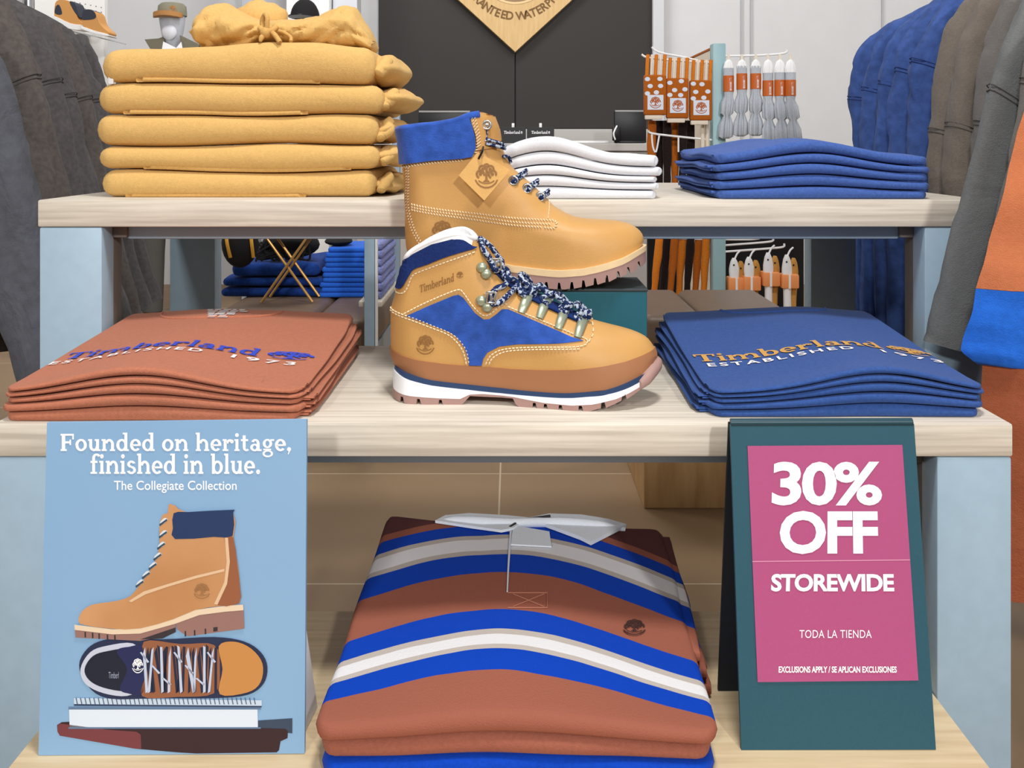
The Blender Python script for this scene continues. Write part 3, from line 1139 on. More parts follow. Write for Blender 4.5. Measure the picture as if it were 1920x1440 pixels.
COLLAR = fabric('collar_cotton', (226, 232, 240), var=.02, bump=.2)


def cloth_patch(name, pix, off0, off1, material, root, sub=.008):
    """cloth piece lying on the rugby shirt; outline in picture points"""
    bm = bmesh.new()
    vs_ = [bm.verts.new((a, b, 0)) for a, b in pix]
    bm.faces.new(vs_)
    bmesh.ops.triangulate(bm, faces=bm.faces[:])
    for _ in range(4):
        es = [e for e in bm.edges if e.calc_length() > 14]
        if not es:
            break
        bmesh.ops.subdivide_edges(bm, edges=es, cuts=1)
        bmesh.ops.triangulate(bm, faces=bm.faces[:])
    ret = bmesh.ops.extrude_face_region(bm, geom=bm.faces[:])
    up_ = {v for v in ret['geom'] if isinstance(v, bmesh.types.BMVert)}
    for v in bm.verts:
        hi_ = v in up_
        b, a = v.co.y, v.co.x
        v.co = rfn(a, b, off1 if hi_ else off0)
    mb = MB()
    mb.frombm(bm)
    return mb.build(name, material, root, auto=50)


yb_ = YR + DR - .012


def back_pt(px, off, dy=0.0):
    y = yb_ + dy
    x = X(px, y)
    return Vector((x, y, rug_border(x, y, 3) + off))


MB().tube([back_pt(p, o) for p, o in ((822, -.001), (850, .003), (890, .005), (960, .004), (1050, .006), (1120, .005), (1172, .0))], [.003, .006, .007, .006, .007, .006, .003], seg=10, flat=.9).build('collar_stand', COLLAR, rug)
cloth_patch('collar_wing', [(816, 982), (835, 972), (880, 968), (950, 972), (990, 976), (962, 996), (940, 1000), (882, 992)], .001, .0045, COLLAR, rug)
cloth_patch('collar_wing', [(990, 978), (1030, 970), (1090, 972), (1140, 980), (1174, 990), (1108, 1024), (1088, 1014), (1040, 996)], .001, .0055, COLLAR, rug)
MB().tube([rfn(956, 994, .004), rfn(980, 984, .006), back_pt(1032, .014)], .0018, seg=6).build('neck_tape', BLACK, rug)
cloth_patch('placket', [(962, 988), (1030, 1000), (1034, 1028), (958, 1024)], .0008, .0026, COLLAR, rug)
MB().tube([rfn(958, 996, .0012), rfn(954, 1050, .0012), rfn(951, 1110, .0006)], [.0016, .0013, .0008], seg=6).build('placket_edge', COLLAR, rug)
STIT = mat('stitch_brown', (184, 120, 94), rough=.8)
mb = MB()
for a, b in (((952, 1112), (1026, 1112)), ((952, 1140), (1026, 1140)), ((962, 1114), (1020, 1138)), ((1020, 1114), (962, 1138)), ((1026, 1112), (1026, 1140))):
    mb.tube([rfn(a[0] + (b[0] - a[0]) * i / 6, a[1] + (b[1] - a[1]) * i / 6, .0004) for i in range(7)], .0005, seg=5, smooth=1)
mb.build('stitching', STIT, rug)
place(tree_mark(), 1168, 1192, 1211, 1162, lambda a, b: rfn(a, b, .0009)).build('emblem', mat('dark_embroidery', (62, 34, 30), rough=.8), rug)

# ---------------------------------------------------------------- boots
WHEAT = mat('wheat_leather', (198, 150, 86), rough=.48, var=.03, vscale=30, bump=.10, bscale=500, spec=.4)
WHEAT_DEEP = mat('wheat_leather_deep', (192, 143, 79), rough=.5, spec=.4)
SUEDE = mat('blue_suede', (48, 84, 168), rough=.95, var=.22, vscale=70, bump=.3, bscale=600, spec=.1, sheen=.2, vdetail=5)
NAVY_CLOTH = mat('navy_cloth', (30, 48, 102), rough=.9, var=.15, vscale=300, bump=.3, bscale=800, spec=.1)
RAND = mat('brown_rand', (162, 110, 74), rough=.5, spec=.35)
MID_WHITE = mat('midsole_white', (240, 241, 245), rough=.5)
NAVY_LINE = mat('navy_rubber', (38, 62, 100), rough=.5)
GUM = mat('mauve_gum_rubber', (166, 132, 124), rough=.6)
WELT = mat('cream_welt', (232, 204, 160), rough=.55, var=.03, vscale=90)
THREAD = mat('cream_thread', (236, 214, 176), rough=.7)
LINING = mat('white_lining', (236, 236, 238), rough=.85)
DARK_LINING = mat('dark_lining', (70, 56, 44), rough=.9)
HOOK = mat('aged_green_metal', (172, 180, 156), rough=.35, metal=.6)
EMBOSS = mat('embossed_leather', (144, 100, 50), rough=.6)
LACE = mat('speckled_lace', (28, 42, 82), rough=.85, rgb2=(176, 186, 200), vscale=260, spec=.15)
LACE.node_tree.nodes['Color Ramp'].color_ramp.interpolation = 'CONSTANT'
LACE.node_tree.nodes['Color Ramp'].color_ramp.elements[1].position = .53


class Boot:
    """side outlines given in picture points, turned into metres at the boot's own scale"""

    def __init__(self, px0, s, ground, length):
        self.px0, self.s, self.ground, self.L = px0, s, ground, length

    def m(self, px, py):
        return ((px - self.px0) / self.s, (self.ground(px) - py) / self.s)

    def ms(self, pts):
        return [self.m(*p) for p in pts]

    def foot(self, x):
        u = x / self.L
        return self.L * lerp_poly([(p[0], p[1]) for p in self.plan], u)

    def shell(self, bot, back, top, front, ns=64, nt=48, shaft=.045, f0=.20, f1=.5, hgt=.15):
        S = [.5 - .5 * math.cos(math.pi * i / ns) for i in range(ns + 1)]
        T = [i / nt for i in range(nt + 1)]
        sm = lambda q: [(p[0], p[1]) for p in smooth_line([(a, b, 0) for a, b in self.ms(q)], 6)]
        bo, ba, to, fr = resample(sm(bot), S), resample(sm(back), T), resample(sm(top), S), resample(sm(front), T)
        near, far = [], []
        for j, t in enumerate(T):
            ra, rb = [], []
            for i, s in enumerate(S):
                p = []
                for k in (0, 1):
                    c = (1 - t) * bo[i][k] + t * to[i][k] + (1 - s) * ba[j][k] + s * fr[j][k]
                    c -= (1 - s) * (1 - t) * bo[0][k] + s * (1 - t) * bo[-1][k] + (1 - s) * t * to[0][k] + s * t * to[-1][k]
                    p.append(c)
                x, z = p
                w = self.foot(x)
                q = min(max((z - .02) / hgt, 0), 1)
                w = w * (1 - q) ** .7 + shaft * (1 - (1 - q) ** .7) if q > 0 else w
                cb = math.sqrt(max(0, 1 - (1 - min(s / .16, 1)) ** 2))
                fw = f0 + (f1 - f0) * t ** .8
                cf = max(0, 1 - (1 - min((1 - s) / fw, 1)) ** 2.4) ** (1 / 2.0)
                y = w * cb * cf
                ra.append(Vector((x, -y, z)))
                rb.append(Vector((x, y, z)))
            near.append(ra)
            far.append(rb)
        self.near, self.far = near, far
        v = [p for r in near for p in r]
        n = ns + 1
        f = [(j * n + i, j * n + i + 1, (j + 1) * n + i + 1, (j + 1) * n + i) for j in range(nt) for i in range(ns)]
        self.bvh = BVHTree.FromPolygons(v, f)
        mb = MB()
        mb.loft(near, cap=False, closed=False)
        mb.loft(far, cap=False, closed=False)
        return mb

    def lining(self, depth=.025, inn=.004):
        rim = self.near[-1] + list(reversed(self.far[-1][1:-1]))
        c = sum(rim, Vector()) / len(rim)
        up = rim
        r1 = [p + (c - p).normalized() * .0005 + Vector((0, 0, .0012)) for p in up]
        r2 = [p + Vector(((c - p).x, (c - p).y, 0)).normalized() * inn + Vector((0, 0, .001)) for p in up]
        r3 = [p + Vector(((c - p).x, (c - p).y, 0)).normalized() * inn * 1.4 - Vector((0, 0, depth)) for p in up]
        return MB().loft([up, r1, r2, r3], cap=False).add(r3, [tuple(range(len(r3)))])

    def on(self, x, z, off):
        """point on the near side seen at (x, z), pushed out by off"""
        h, nrm, i, d = self.bvh.ray_cast(Vector((x, -1, z)), Vector((0, 1, 0)))
        if h is None:
            h, nrm, i, d = self.bvh.find_nearest(Vector((x, -.004, z)))
            h = Vector((h.x, h.y, h.z))
        if nrm.y > 0:
            nrm = -nrm
        nrm = Vector((nrm.x * .6, nrm.y, nrm.z * .6)).normalized()
        return h + nrm * off

    def panel(self, poly, off=.0012, sub=.005, smooth=0, both=True, depth=.0016, px=True):
        """piece of material lying on the side of the boot"""
        q = self.ms(poly) if px else poly
        if smooth:
            q = [(p[0], p[1]) for p in smooth_line([(a, b, 0) for a, b in q], smooth, closed=True)]
        bm = bmesh.new()
        vs_ = [bm.verts.new((a, b, 0)) for a, b in q]
        f = bm.faces.new(vs_)
        bmesh.ops.triangulate(bm, faces=[f])
        x0, x1 = min(a for a, b in q), max(a for a, b in q)
        z0, z1 = min(b for a, b in q), max(b for a, b in q)
        for axis, lo, hi in ((0, x0, x1), (1, z0, z1)):
            k = int((hi - lo) / sub)
            for i in range(1, k + 1):
                co, no = [0, 0, 0], [0, 0, 0]
                co[axis] = lo + (hi - lo) * i / (k + 1)
                no[axis] = 1
                bmesh.ops.bisect_plane(bm, geom=bm.verts[:] + bm.edges[:] + bm.faces[:], plane_co=co, plane_no=no)
        bmesh.ops.remove_doubles(bm, verts=bm.verts[:], dist=1e-5)
        bm.verts.index_update()
        flat = [(v.co.x, v.co.y) for v in bm.verts]
        faces = [tuple(v.index for v in f.verts) for f in bm.faces]
        rim = [tuple(v.index for v in e.verts) for e in bm.edges if len(e.link_faces) == 1]
        bm.free()
        outer = [self.on(a, b, off) for a, b in flat]
        inner = [self.on(a, b, off - depth) for a, b in flat]
        n = len(outer)
        sides = [(a, b, b + n, a + n) for a, b in rim]
        mb = MB().add(outer + inner, faces + sides)
        if both:
            mb.add([Vector((p.x, -p.y, p.z)) for p in outer + inner], faces + sides)
        return mb

    def stitches(self, lines, step=.0042, ln=.0028, w=.0006, off=.0012, zig=0.0, both=True):
        mb = MB()
        for line in lines:
            q = [(p[0], p[1]) for p in smooth_line([(a, b, 0) for a, b in self.ms(line)], 6)]
            tot = sum(math.hypot(b[0] - a[0], b[1] - a[1]) for a, b in zip(q, q[1:]))
            k = max(2, int(tot / step))
            c = resample(q, [i / k for i in range(k + 1)])
            for i in range(k):
                a, b = c[i], c[i + 1]
                t = Vector((b[0] - a[0], b[1] - a[1])).normalized()
                nn = Vector((-t.y, t.x))
                p0 = Vector(a)
                p1 = p0 + t * ln
                if zig:
                    p0, p1 = p0 + nn * zig, p0 + t * ln * .6 - nn * zig
                m_ = (p0 + p1) / 2
                pts = [self.on(p0.x, p0.y, off - .0005), self.on(m_.x, m_.y, off + .0002), self.on(p1.x, p1.y, off - .0005)]
                mb.tube(pts, w, seg=4, smooth=1)
                if both:
                    mb.tube([Vector((p.x, -p.y, p.z)) for p in pts], w, seg=4, smooth=1)
        return mb

    def sole(self, lo, hi, out=.002, n=160, xr=None, bev=.0008, raw=False):
        """slab following the footprint between two side-view lines"""
        lo, hi = self.ms(lo), self.ms(hi)
        x0 = min(hi[0][0], lo[0][0]) if xr is None else xr[0]
        x1 = max(hi[-1][0], lo[-1][0]) if xr is None else xr[1]
        ring = []
        c0, c1 = .030, .052
        for i in range(n + 1):
            u = i / n
            x = x0 + (x1 - x0) * u
            w = self.foot(x) + out
            e0, e1 = (x - x0), (x1 - x)
            if e0 < c0:
                w *= math.sqrt(max(0, 1 - (1 - e0 / c0) ** 2.2))
            if e1 < c1:
                w *= math.sqrt(max(0, 1 - (1 - e1 / c1) ** 2.2))
            ring.append((x, w))
        f = lerp_poly if raw else sm_poly
        rows_ = []
        for fr in (0, 1):
            line = hi if fr else lo
            g = sm_poly if fr else f
            rows_.append([g(line, x) for x, w in ring])
        v, fcs = [], []
        # near side, far side, top, bottom
        N = len(ring)
        for side in (-1, 1):
            for k in (0, 1):
                v += [Vector((x, side * w, rows_[k][i])) for i, (x, w) in enumerate(ring)]
        idx = lambda side, k, i: (0 if side < 0 else 2) * N + k * N + i
        for i in range(N - 1):
            for side in (-1, 1):
                fcs.append((idx(side, 0, i), idx(side, 0, i + 1), idx(side, 1, i + 1), idx(side, 1, i)))
            for k in (0, 1):
                fcs.append((idx(-1, k, i), idx(-1, k, i + 1), idx(1, k, i + 1), idx(1, k, i)))
        fcs.append((idx(-1, 0, 0), idx(1, 0, 0), idx(1, 1, 0), idx(-1, 1, 0)))
        fcs.append((idx(-1, 0, N - 1), idx(1, 0, N - 1), idx(1, 1, N - 1), idx(-1, 1, N - 1)))
        return MB().add(v, fcs)


def notch(line, cuts, depth, wid):
    """tread line with notches at the given columns"""
    out = [p for p in line]
    for c in cuts:
        y = lerp_poly(line, c)
        out += [(c - wid, y), (c - wid + .6, y - depth), (c + wid * .35, y - depth), (c + wid, y)]
    return sorted(out)


PLAN = [(-.03, .105), (0, .108), (.06, .118), (.14, .120), (.3, .108), (.42, .110), (.56, .135), (.68, .158), (.78, .160), (.88, .148), (.95, .128), (1.0, .105), (1.05, .08)]

# --- two-tone hiking boot
hk = Boot(722, 1600., lambda px: 757 + (px - 722) * 10 / 500., .314)
hk.plan = PLAN
root = thing('hiking_boot', 'two-tone tan and blue suede hiking boot with white midsole on the lower table', 'boot')
sh = hk.shell([(727, 699), (766, 709), (807, 719), (866, 727), (923, 733), (980, 737), (1040, 738), (1085, 735), (1127, 731), (1170, 720), (1200, 705), (1212, 694)],
              [(727, 699), (720, 680), (718, 655), (718, 620), (719, 593), (726, 568), (734, 545), (742, 520), (751, 503)],
              [(751, 503), (769, 479), (807, 459), (842, 450), (862, 453), (879, 464)],
              [(1212, 694), (1217, 684), (1213, 669), (1200, 652), (1180, 641), (1155, 633), (1127, 626), (1084, 614), (1055, 602), (1011, 583), (964, 557), (935, 531), (912, 501), (895, 480), (879, 464)],
              shaft=.041, f0=.24, f1=.62, hgt=.17)
sh.build('upper', WHEAT, root, auto=60)
hk.lining().build('lining', LINING, root)
# brown rand round the foot
hk.panel([(710, 664), (745, 672), (777, 679), (830, 687), (871, 691), (952, 696), (1010, 696), (1069, 693), (1120, 688), (1157, 683), (1190, 676), (1222, 668), (1224, 688), (1190, 711), (1127, 728), (1085, 732), (1040, 735.5), (980, 734.5), (923, 730.5),
          (866, 724.5), (807, 716.5), (766, 706.5), (720, 696)], .0016).build('rand', RAND, root, auto=60)
# white padded rim, then the navy collar
def rim_tube(b, s0, s1, r, drop=0.0):
    idx = [i for i in range(len(b.near[-1])) if s0 <= i / (len(b.near[-1]) - 1) <= s1]
    line = [b.far[-1][i] for i in reversed(idx)] + [b.near[-1][i] for i in idx[1:]]
    return MB().tube([p - Vector((0, 0, drop)) for p in line], r, seg=10, smooth=1)


rim_tube(hk, 0, .97, .0034, .001).build('collar_rim', LINING, root, auto=80)
hk.panel([(731, 548), (741, 519), (749, 505), (768, 487), (786, 478), (806, 468), (842, 460), (861, 462), (877, 474), (884, 478), (860, 483), (828, 492), (797, 504), (774, 512), (763, 527), (755, 541), (747, 549)], .0030, smooth=3).build('collar', NAVY_CLOTH, root, auto=60)
hk.panel([(743, 517), (752, 503), (770, 480), (807, 461), (842, 452), (861, 455), (876, 466), (876, 473), (861, 462), (842, 459), (806, 467), (786, 477), (768, 486), (750, 503), (743, 519)], .0024, sub=.006).build('collar_edge', LINING, root, auto=60)
# blue suede flash
hk.panel([(759, 598), (800, 580), (845, 562), (855, 560), (864, 566), (885, 594), (901, 606), (912, 605), (925, 596), (934, 588), (945, 588), (1000, 612), (1060, 638), (1082, 645), (1040, 648), (965, 650), (930, 655), (908, 666), (900, 678), (897, 690.5),
          (874, 690), (872, 676), (866, 658), (850, 636), (838, 628), (800, 613)], .0016).build('suede_panel', SUEDE, root, auto=60)
hk.stitches([[(728, 557), (752, 557), (762, 545), (770, 525), (785, 517), (830, 501), (885, 484)],
             [(722, 593), (760, 603), (805, 620), (840, 636), (862, 662), (869, 690)], [(722, 589), (764, 599), (808, 616), (846, 634), (868, 660), (874, 688)],
             [(755, 594), (795, 574), (850, 552), (862, 555), (880, 580), (899, 598), (912, 597), (934, 580), (945, 580)],
             [(945, 584), (1002, 608), (1062, 633), (1090, 645), (1075, 654), (1000, 655), (940, 660), (914, 672), (904, 690)],
             [(1075, 658), (1000, 659), (944, 664), (918, 676), (910, 690)], [(1098, 620), (1100, 634), (1090, 650)]], w=.00085).build('stitching', THREAD, root)
# soles
hk.sole([(727, 706), (766, 717), (807, 727), (866, 735), (923, 741), (980, 744), (1040, 745), (1085, 742), (1127, 737), (1190, 717), (1216, 699)], [(726, 696), (766, 706), (807, 716), (866, 724), (923, 730), (980, 734), (1040, 735), (1085, 732), (1127, 727), (1190, 708), (1216, 691)], out=.0036).build('navy_welt', NAVY_LINE, root)
hk.sole([(723, 738), (770, 744), (820, 748), (858, 750), (876, 742), (900, 741), (955, 745), (975, 748), (1011, 753), (1060, 755), (1098, 753), (1140, 744), (1186, 727), (1216, 706)],
        [(725, 703), (766, 715), (807, 725), (866, 733), (923, 739), (980, 742), (1040, 743), (1085, 740), (1127, 735), (1188, 718), (1216, 696)], out=.0045, raw=True).build('midsole', MID_WHITE, root)
gl = hk.ground
tread = notch([(724, 753), (745, 757), (800, 761), (856, 763.5), (862, 760), (876, 745), (955, 748), (960, 758), (967, 763), (1011, 766), (1060, 767), (1090, 766), (1130, 756), (1160, 745), (1186, 732), (1202, 724), (1218, 709)], [751, 783, 823, 995, 1015, 1042, 1078, 1118, 1155], 11, 4.5)
hk.sole(tread, [(723, 737), (770, 743), (820, 747), (858, 749), (876, 741), (900, 740), (955, 744), (975, 747), (1011, 752), (1060, 754), (1098, 752), (1140, 743), (1188, 726), (1218, 704)], out=.0042, n=420, raw=True).build('outsole', GUM, root, auto=30)
# rubber toe bumper, curling up over the toe
def bumper(b, pxa, pxb, top, bot, out):
    xa, xb = b.m(pxa, 700)[0], b.m(pxb, 700)[0]
    c1 = .052
    side = []
    for i in range(41):
        x = xb - (xb - xa) * (i / 40) ** 2
        w = b.foot(x) + .004
        e1 = xb - x
        if e1 < c1:
            w *= math.sqrt(max(0, 1 - (1 - e1 / c1) ** 2.2))
        side.append((x, w))
    line = [(x, -w) for x, w in reversed(side)] + [(x, w) for x, w in side[1:]]
    rings = []
    n = len(line)
    for i, (x, y) in enumerate(line):
        p0, p1 = line[max(i - 1, 0)], line[min(i + 1, n - 1)]
        t = Vector((p1[0] - p0[0], p1[1] - p0[1])).normalized()
        nn = Vector((t.y, -t.x, 0))
        u = (x - xa) / (xb - xa)
        zt = lerp_poly(top, u)
        zb_ = lerp_poly(bot, u)
        h = zt - zb_
        th = out * (.45 + .55 * min(1, u * 2.5))
        P0 = Vector((x, y, 0))
        prof = [(-.006, 0), (th * .5, 0), (th, .15), (th * 1.15, .45), (th * .95, .75), (th * .3, .95), (-.004, 1.0), (-.012, .95), (-.012, .1)]
        rings.append([P0 + nn * a + Vector((0, 0, zb_ + h * q)) for a, q in prof])
    return MB().loft(rings)


zz_ = lambda px, py: hk.m(px, py)[1]
bumper(hk, 1184, 1221, [(0, zz_(1184, 716)), (.3, zz_(1195, 706)), (.65, zz_(1208, 694)), (1, zz_(1221, 688))], [(0, zz_(1184, 732)), (.4, zz_(1200, 726)), (1, zz_(1221, 708))], .004).build('toe_bumper', GUM, root, auto=60)
# hooks, loops and laces
mb = MB()
HK = [(895, 513), (903, 525), (897, 571), (908, 582)]
for px_, py_ in HK:
    p = hk.on(*hk.m(px_, py_), .004)
    mb.ball(p, .0062, .005, .0062)
for a, b in ((HK[0], HK[1]), (HK[2], HK[3])):
    mb.tube([hk.on(*hk.m(*a), .003), hk.on(*hk.m(*b), .003)], .004, seg=8)
mb.build('hook_plate', HOOK, root, auto=70)
# tongue under the laces
tp = [(885, 470), (905, 497), (925, 520), (946, 540), (975, 560), (1015, 580), (1060, 602), (1086, 613)]
rings = []
for (a, b) in hk.ms(tp):
    rings.append([Vector((a - .0025 + .002 * math.cos(t), .022 * math.sin(t), b - .003 + .004 * math.cos(t))) for t in [2 * math.pi * i / 14 for i in range(14)]])
MB().loft(rings).build('tongue', NAVY_CLOTH, root, auto=70)
EY = [(973, 583), (1006, 594), (1040, 613), (1075, 628)]
for px_, py_ in EY:
    mb = MB()
    a = hk.on(*hk.m(px_ - 4, py_ + 12), .0018)
    b = hk.on(*hk.m(px_ + 1, py_ - 2), .0030)
    c = hk.on(*hk.m(px_ + 8, py_ - 14), .0045)
    mb.tube([a, b, c], [.0042, .0056, .0066], seg=10, flat=.5)
    mb.build('lace_loop', HOOK, root, auto=70)
mb = MB()
top_c = hk.ms([(952, 543), (985, 563), (1020, 581), (1055, 598), (1082, 612)])
for i, (px_, py_) in enumerate(EY):
    e = hk.on(*hk.m(px_ + 6, py_ - 12), .006)
    c0 = top_c[i]
    c1 = top_c[i + 1]
    mb.tube([e + Vector((-.004, .002, -.004)), e + Vector((.002, -.001, .004)), Vector((c0[0] + .008, -.010, c0[1] + .006)), Vector((c0[0] + .012, .008, c0[1] + .005)), Vector((e.x + .004, -e.y, e.z))], .0030, seg=8)
    mb.tube([e + Vector((.004, .001, -.003)), e + Vector((.006, .001, .003)), Vector((c1[0] - .004, -.006, c1[1] + .0075)), Vector((c1[0], .012, c1[1] + .004))], .0030, seg=8)
    mb.tube([e + Vector((-.001, -.002, .0)), e + Vector((.008, .0, .006)), Vector((c1[0] - .010, -.016, c1[1] + .004)), Vector((c1[0] - .002, -.022, c1[1] - .001))], .0028, seg=8)
q = lambda a, b, o=.005: hk.on(*hk.m(a, b), o)
mb.tube([q(884, 468), q(893, 486, .006), q(906, 504, .006), q(915, 522, .006), q(930, 527, .007), q(938, 541, .007), q(934, 550, .007), q(922, 552, .006), q(914, 563, .006), q(916, 577, .006), q(932, 574, .006), q(950, 560, .006), q(960, 553, .006)], .0034, seg=8)
mb.tube([q(890, 466), q(900, 482, .007), q(912, 500, .007), q(921, 515, .008), q(926, 528, .006), q(934, 541, .009), q(950, 549, .008), q(963, 566, .006), q(973, 572, .006)], .0032, seg=8)
mb.tube([q(912, 512, .008), q(920, 508, .009), q(922, 520, .009), q(913, 522, .008)], .0022, seg=6)
mb.build('laces', LACE, root, auto=80)
mb = MB()
for a, b in ((913, 514), (914, 566)):
    p = q(a, b, .010)
    for s in (-1, 1):
        mb.rbox(p.x - .006, p.x + .006, p.y - .001, p.y + .001, p.z + s * .006 - .001, p.z + s * .006 + .001, .0004)
        mb.rbox(p.x + s * .0052 - .001, p.x + s * .0052 + .001, p.y - .001, p.y + .001, p.z - .006, p.z + .006, .0004)
    mb.rbox(p.x - .0012, p.x + .0012, p.y - .001, p.y + .001, p.z - .004, p.z + .004, .0004)
mb.build('lace_buckle', STEEL, root)
# writing and emblem pressed in the leather
place(slab('Timberland'), 784, 556, 847, 541, lambda a, b: hk.on(*hk.m(a, b - (a - 784) * .33), .0006), sub=4).build('lettering', EMBOSS, root, smooth=False)
place(tree_mark(), 851, 530, 864, 518, lambda a, b: hk.on(*hk.m(a, b), .0006), sub=4).build('emblem', EMBOSS, root, smooth=False)
place(tree_mark(), 777, 669, 811, 633, lambda a, b: hk.on(*hk.m(a, b), .0007), sub=5).build('heel_emblem', EMBOSS, root, smooth=False)
yh = 1.106
root.location = (X(722, yh - .03) + .004, yh + .013, ZM + .0004)
root.rotation_euler = (0, 0, -math.radians(4.5))

# --- shoebox
SBX0, SBX1, SBY0, SBY1, SBZ = X(768, 1.162), X(1215, 1.162), 1.162, 1.262, E - .1818
TEAL = mat('teal_card', (24, 92, 106), rough=.55)
t = thing('shoebox', 'dark green shoebox between the two boots on the lower table', 'shoebox', ((SBX0 + SBX1) / 2, (SBY0 + SBY1) / 2, ZM))
MB().rbox(SBX0 + .001, SBX1 - .001, SBY0 + .001, SBY1 - .001, ZM + .0003, SBZ - .004, .001).build('box', TEAL, t, smooth=False)
MB().rbox(SBX0, SBX1, SBY0, SBY1, SBZ - .0038, SBZ, .001).build('lid', mat('lid_dark', (52, 60, 62), rough=.5), t, smooth=False)

# --- tall tan boot
tbt = Boot(760, 1480., lambda px: 540, .309)
tbt.plan = [(p[0], p[1] * .97) for p in PLAN]
root = thing('work_boot', 'tall tan leather boot with blue suede collar standing on the shoebox', 'boot')
sh = tbt.shell([(768, 497), (800, 503), (850, 502), (890, 495), (919, 493), (967, 501), (1042, 507), (1075, 505), (1103, 501), (1135, 494), (1163, 486), (1190, 474), (1207, 466)],
               [(768, 497), (762, 470), (760, 440), (760, 411), (759, 380), (758, 351), (755, 320), (753, 290), (750, 265), (747, 246)],
               [(747, 246), (775, 243), (800, 240), (822, 238), (860, 231), (885, 221), (909, 218), (926, 226)],
               [(1207, 466), (1210, 456), (1206, 444), (1196, 434), (1178, 425), (1148, 420), (1103, 417.5), (1073, 411), (1042, 394), (1024, 376), (1003, 356), (982, 338), (964, 322), (952, 303), (940, 275), (935, 250), (926, 226)],
               shaft=.043, f0=.24, f1=.55, hgt=.2, nt=60)
sh.build('upper', WHEAT, root, auto=60)
tbt.lining(.03, .005).build('lining', DARK_LINING, root)
# padded collar
rim_tube(tbt, 0, .76, .0052, .003).build('collar_rim', SUEDE, root, auto=80)
tbt.panel([(750, 249), (775, 246), (800, 243), (822, 241), (860, 234), (882, 225), (888, 240), (894, 262), (896, 284), (890, 300), (873, 303), (816, 307), (753, 315), (750, 285)], .0055, smooth=0, depth=.0065).build('collar', SUEDE, root, auto=60)
tbt.panel([(884, 221), (909, 217), (926, 224), (935, 248), (938, 270), (930, 284), (900, 288), (896, 262), (889, 240)], .0028, depth=.003).build('tongue_guard', WHEAT_DEEP, root, auto=60)
tbt.stitches([[(888, 222), (892, 240), (898, 262), (899, 284), (894, 296)], [(892, 222), (897, 240), (902, 262), (903, 284)]], zig=.0012, off=.0036, step=.0036).build('collar_stitching', THREAD, root)
band = [[(757, 319), (816, 311), (875, 306)]]
tbt.stitches(band, zig=.0016, off=.0012, step=.0036, w=.0008).build('edge_stitching', THREAD, root)
tbt.stitches([[(767, 320), (766, 350), (764, 385), (770, 415), (779, 440), (792, 462), (800, 472)], [(772, 320), (771, 350), (769, 385), (775, 413), (784, 438), (797, 460), (806, 472)],
              [(777, 388), (830, 397), (900, 405), (960, 412), (1020, 416), (1042, 418), (1045, 424), (1040, 431), (1020, 429)], [(777, 393), (830, 402), (900, 411), (960, 419), (1020, 423), (1036, 424)],
              [(777, 398), (830, 407), (900, 417), (960, 425), (1020, 429)]], zig=.0009, step=.0036, w=.0008, both=False).build('stitching', THREAD, root)
tbt.stitches([[(1030, 380), (1031, 396), (1029, 414)]], step=.0038, ln=.0034).build('vamp_stitching', THREAD, root)
# heel counter panel
tbt.panel([(750, 318), (763, 318), (762, 350), (760, 385), (766, 418), (775, 442), (788, 464), (796, 480), (800, 500), (768, 498), (750, 460)], .0012).build('heel_counter', WHEAT_DEEP, root, auto=60)
# soles
tbt.sole([(766, 509), (800, 515), (850, 514), (890, 507), (919, 505), (967, 512), (1042, 518), (1075, 516), (1103, 512), (1163, 496), (1214, 476)],
         [(766, 497), (800, 503), (850, 502), (890, 495), (919, 492), (967, 500), (1042, 506), (1075, 504), (1103, 500), (1163, 485), (1215, 466)], out=.0052).build('welt', WELT, root)
tr = notch([(766, 540), (850, 540), (862, 527), (895, 519), (985, 522), (1003, 530), (1007, 538.5), (1040, 540), (1060, 540), (1100, 534), (1133, 527), (1163, 517), (1190, 508), (1214, 497)], [790, 812, 835, 1027, 1050, 1073, 1094, 1115, 1136, 1157, 1176, 1197], 12, 3.4)
tbt.sole(tr, [(766, 508), (800, 514), (850, 513), (890, 506), (919, 504), (967, 511), (1042, 517), (1075, 515), (1103, 511), (1163, 495), (1214, 475)], out=.0046, n=420, raw=True).build('outsole', GUM, root, auto=30)
# eyelets and laces
EYE = [(914, 242), (965, 345), (990, 360), (1014, 376)]
for px_, py_ in EYE:
    mb = MB()
    p = tbt.on(*tbt.m(px_, py_), .0042 if py_ < 300 else .002)
    c = [p + Vector((.0052 * math.cos(a), 0, .0052 * math.sin(a))) for a in [2 * math.pi * i / 16 for i in range(17)]]
    mb.tube(c, .0017, seg=6, smooth=1, cap=False)
    mb.ball(p + Vector((0, .001, 0)), .003, .0008, .003)
    mb.build('eyelet', STEEL, root, auto=70)
mb = MB()
for i, (px_, py_) in enumerate(EYE[1:]):
    e = tbt.on(*tbt.m(px_, py_), .003)
    r = tbt.on(*tbt.m(px_ + 16, py_ - 13), .005)
    mb.tube([e + Vector((-.002, .001, -.003)), e, (e + r) / 2 + Vector((0, -.001, .001)), r, Vector((r.x + .004, 0, r.z + .003)), Vector((r.x + .003, -r.y, r.z))], .0021, seg=8)
    mb.tube([e + Vector((.001, .001, -.004)), e + Vector((.003, 0, -.001)), (e + r) / 2 + Vector((.003, 0, -.002)), r + Vector((.004, .002, -.002))], .0018, seg=8)
q = lambda a, b, o=.005: tbt.on(*tbt.m(a, b), o)
mb.tube([q(914, 268, .005), q(922, 272, .007), q(932, 277, .008), q(941, 284, .007)], .0022, seg=8)
mb.tube([q(913, 276, .004), q(924, 280, .007), q(934, 285, .008), q(942, 288, .006)], .0022, seg=8)
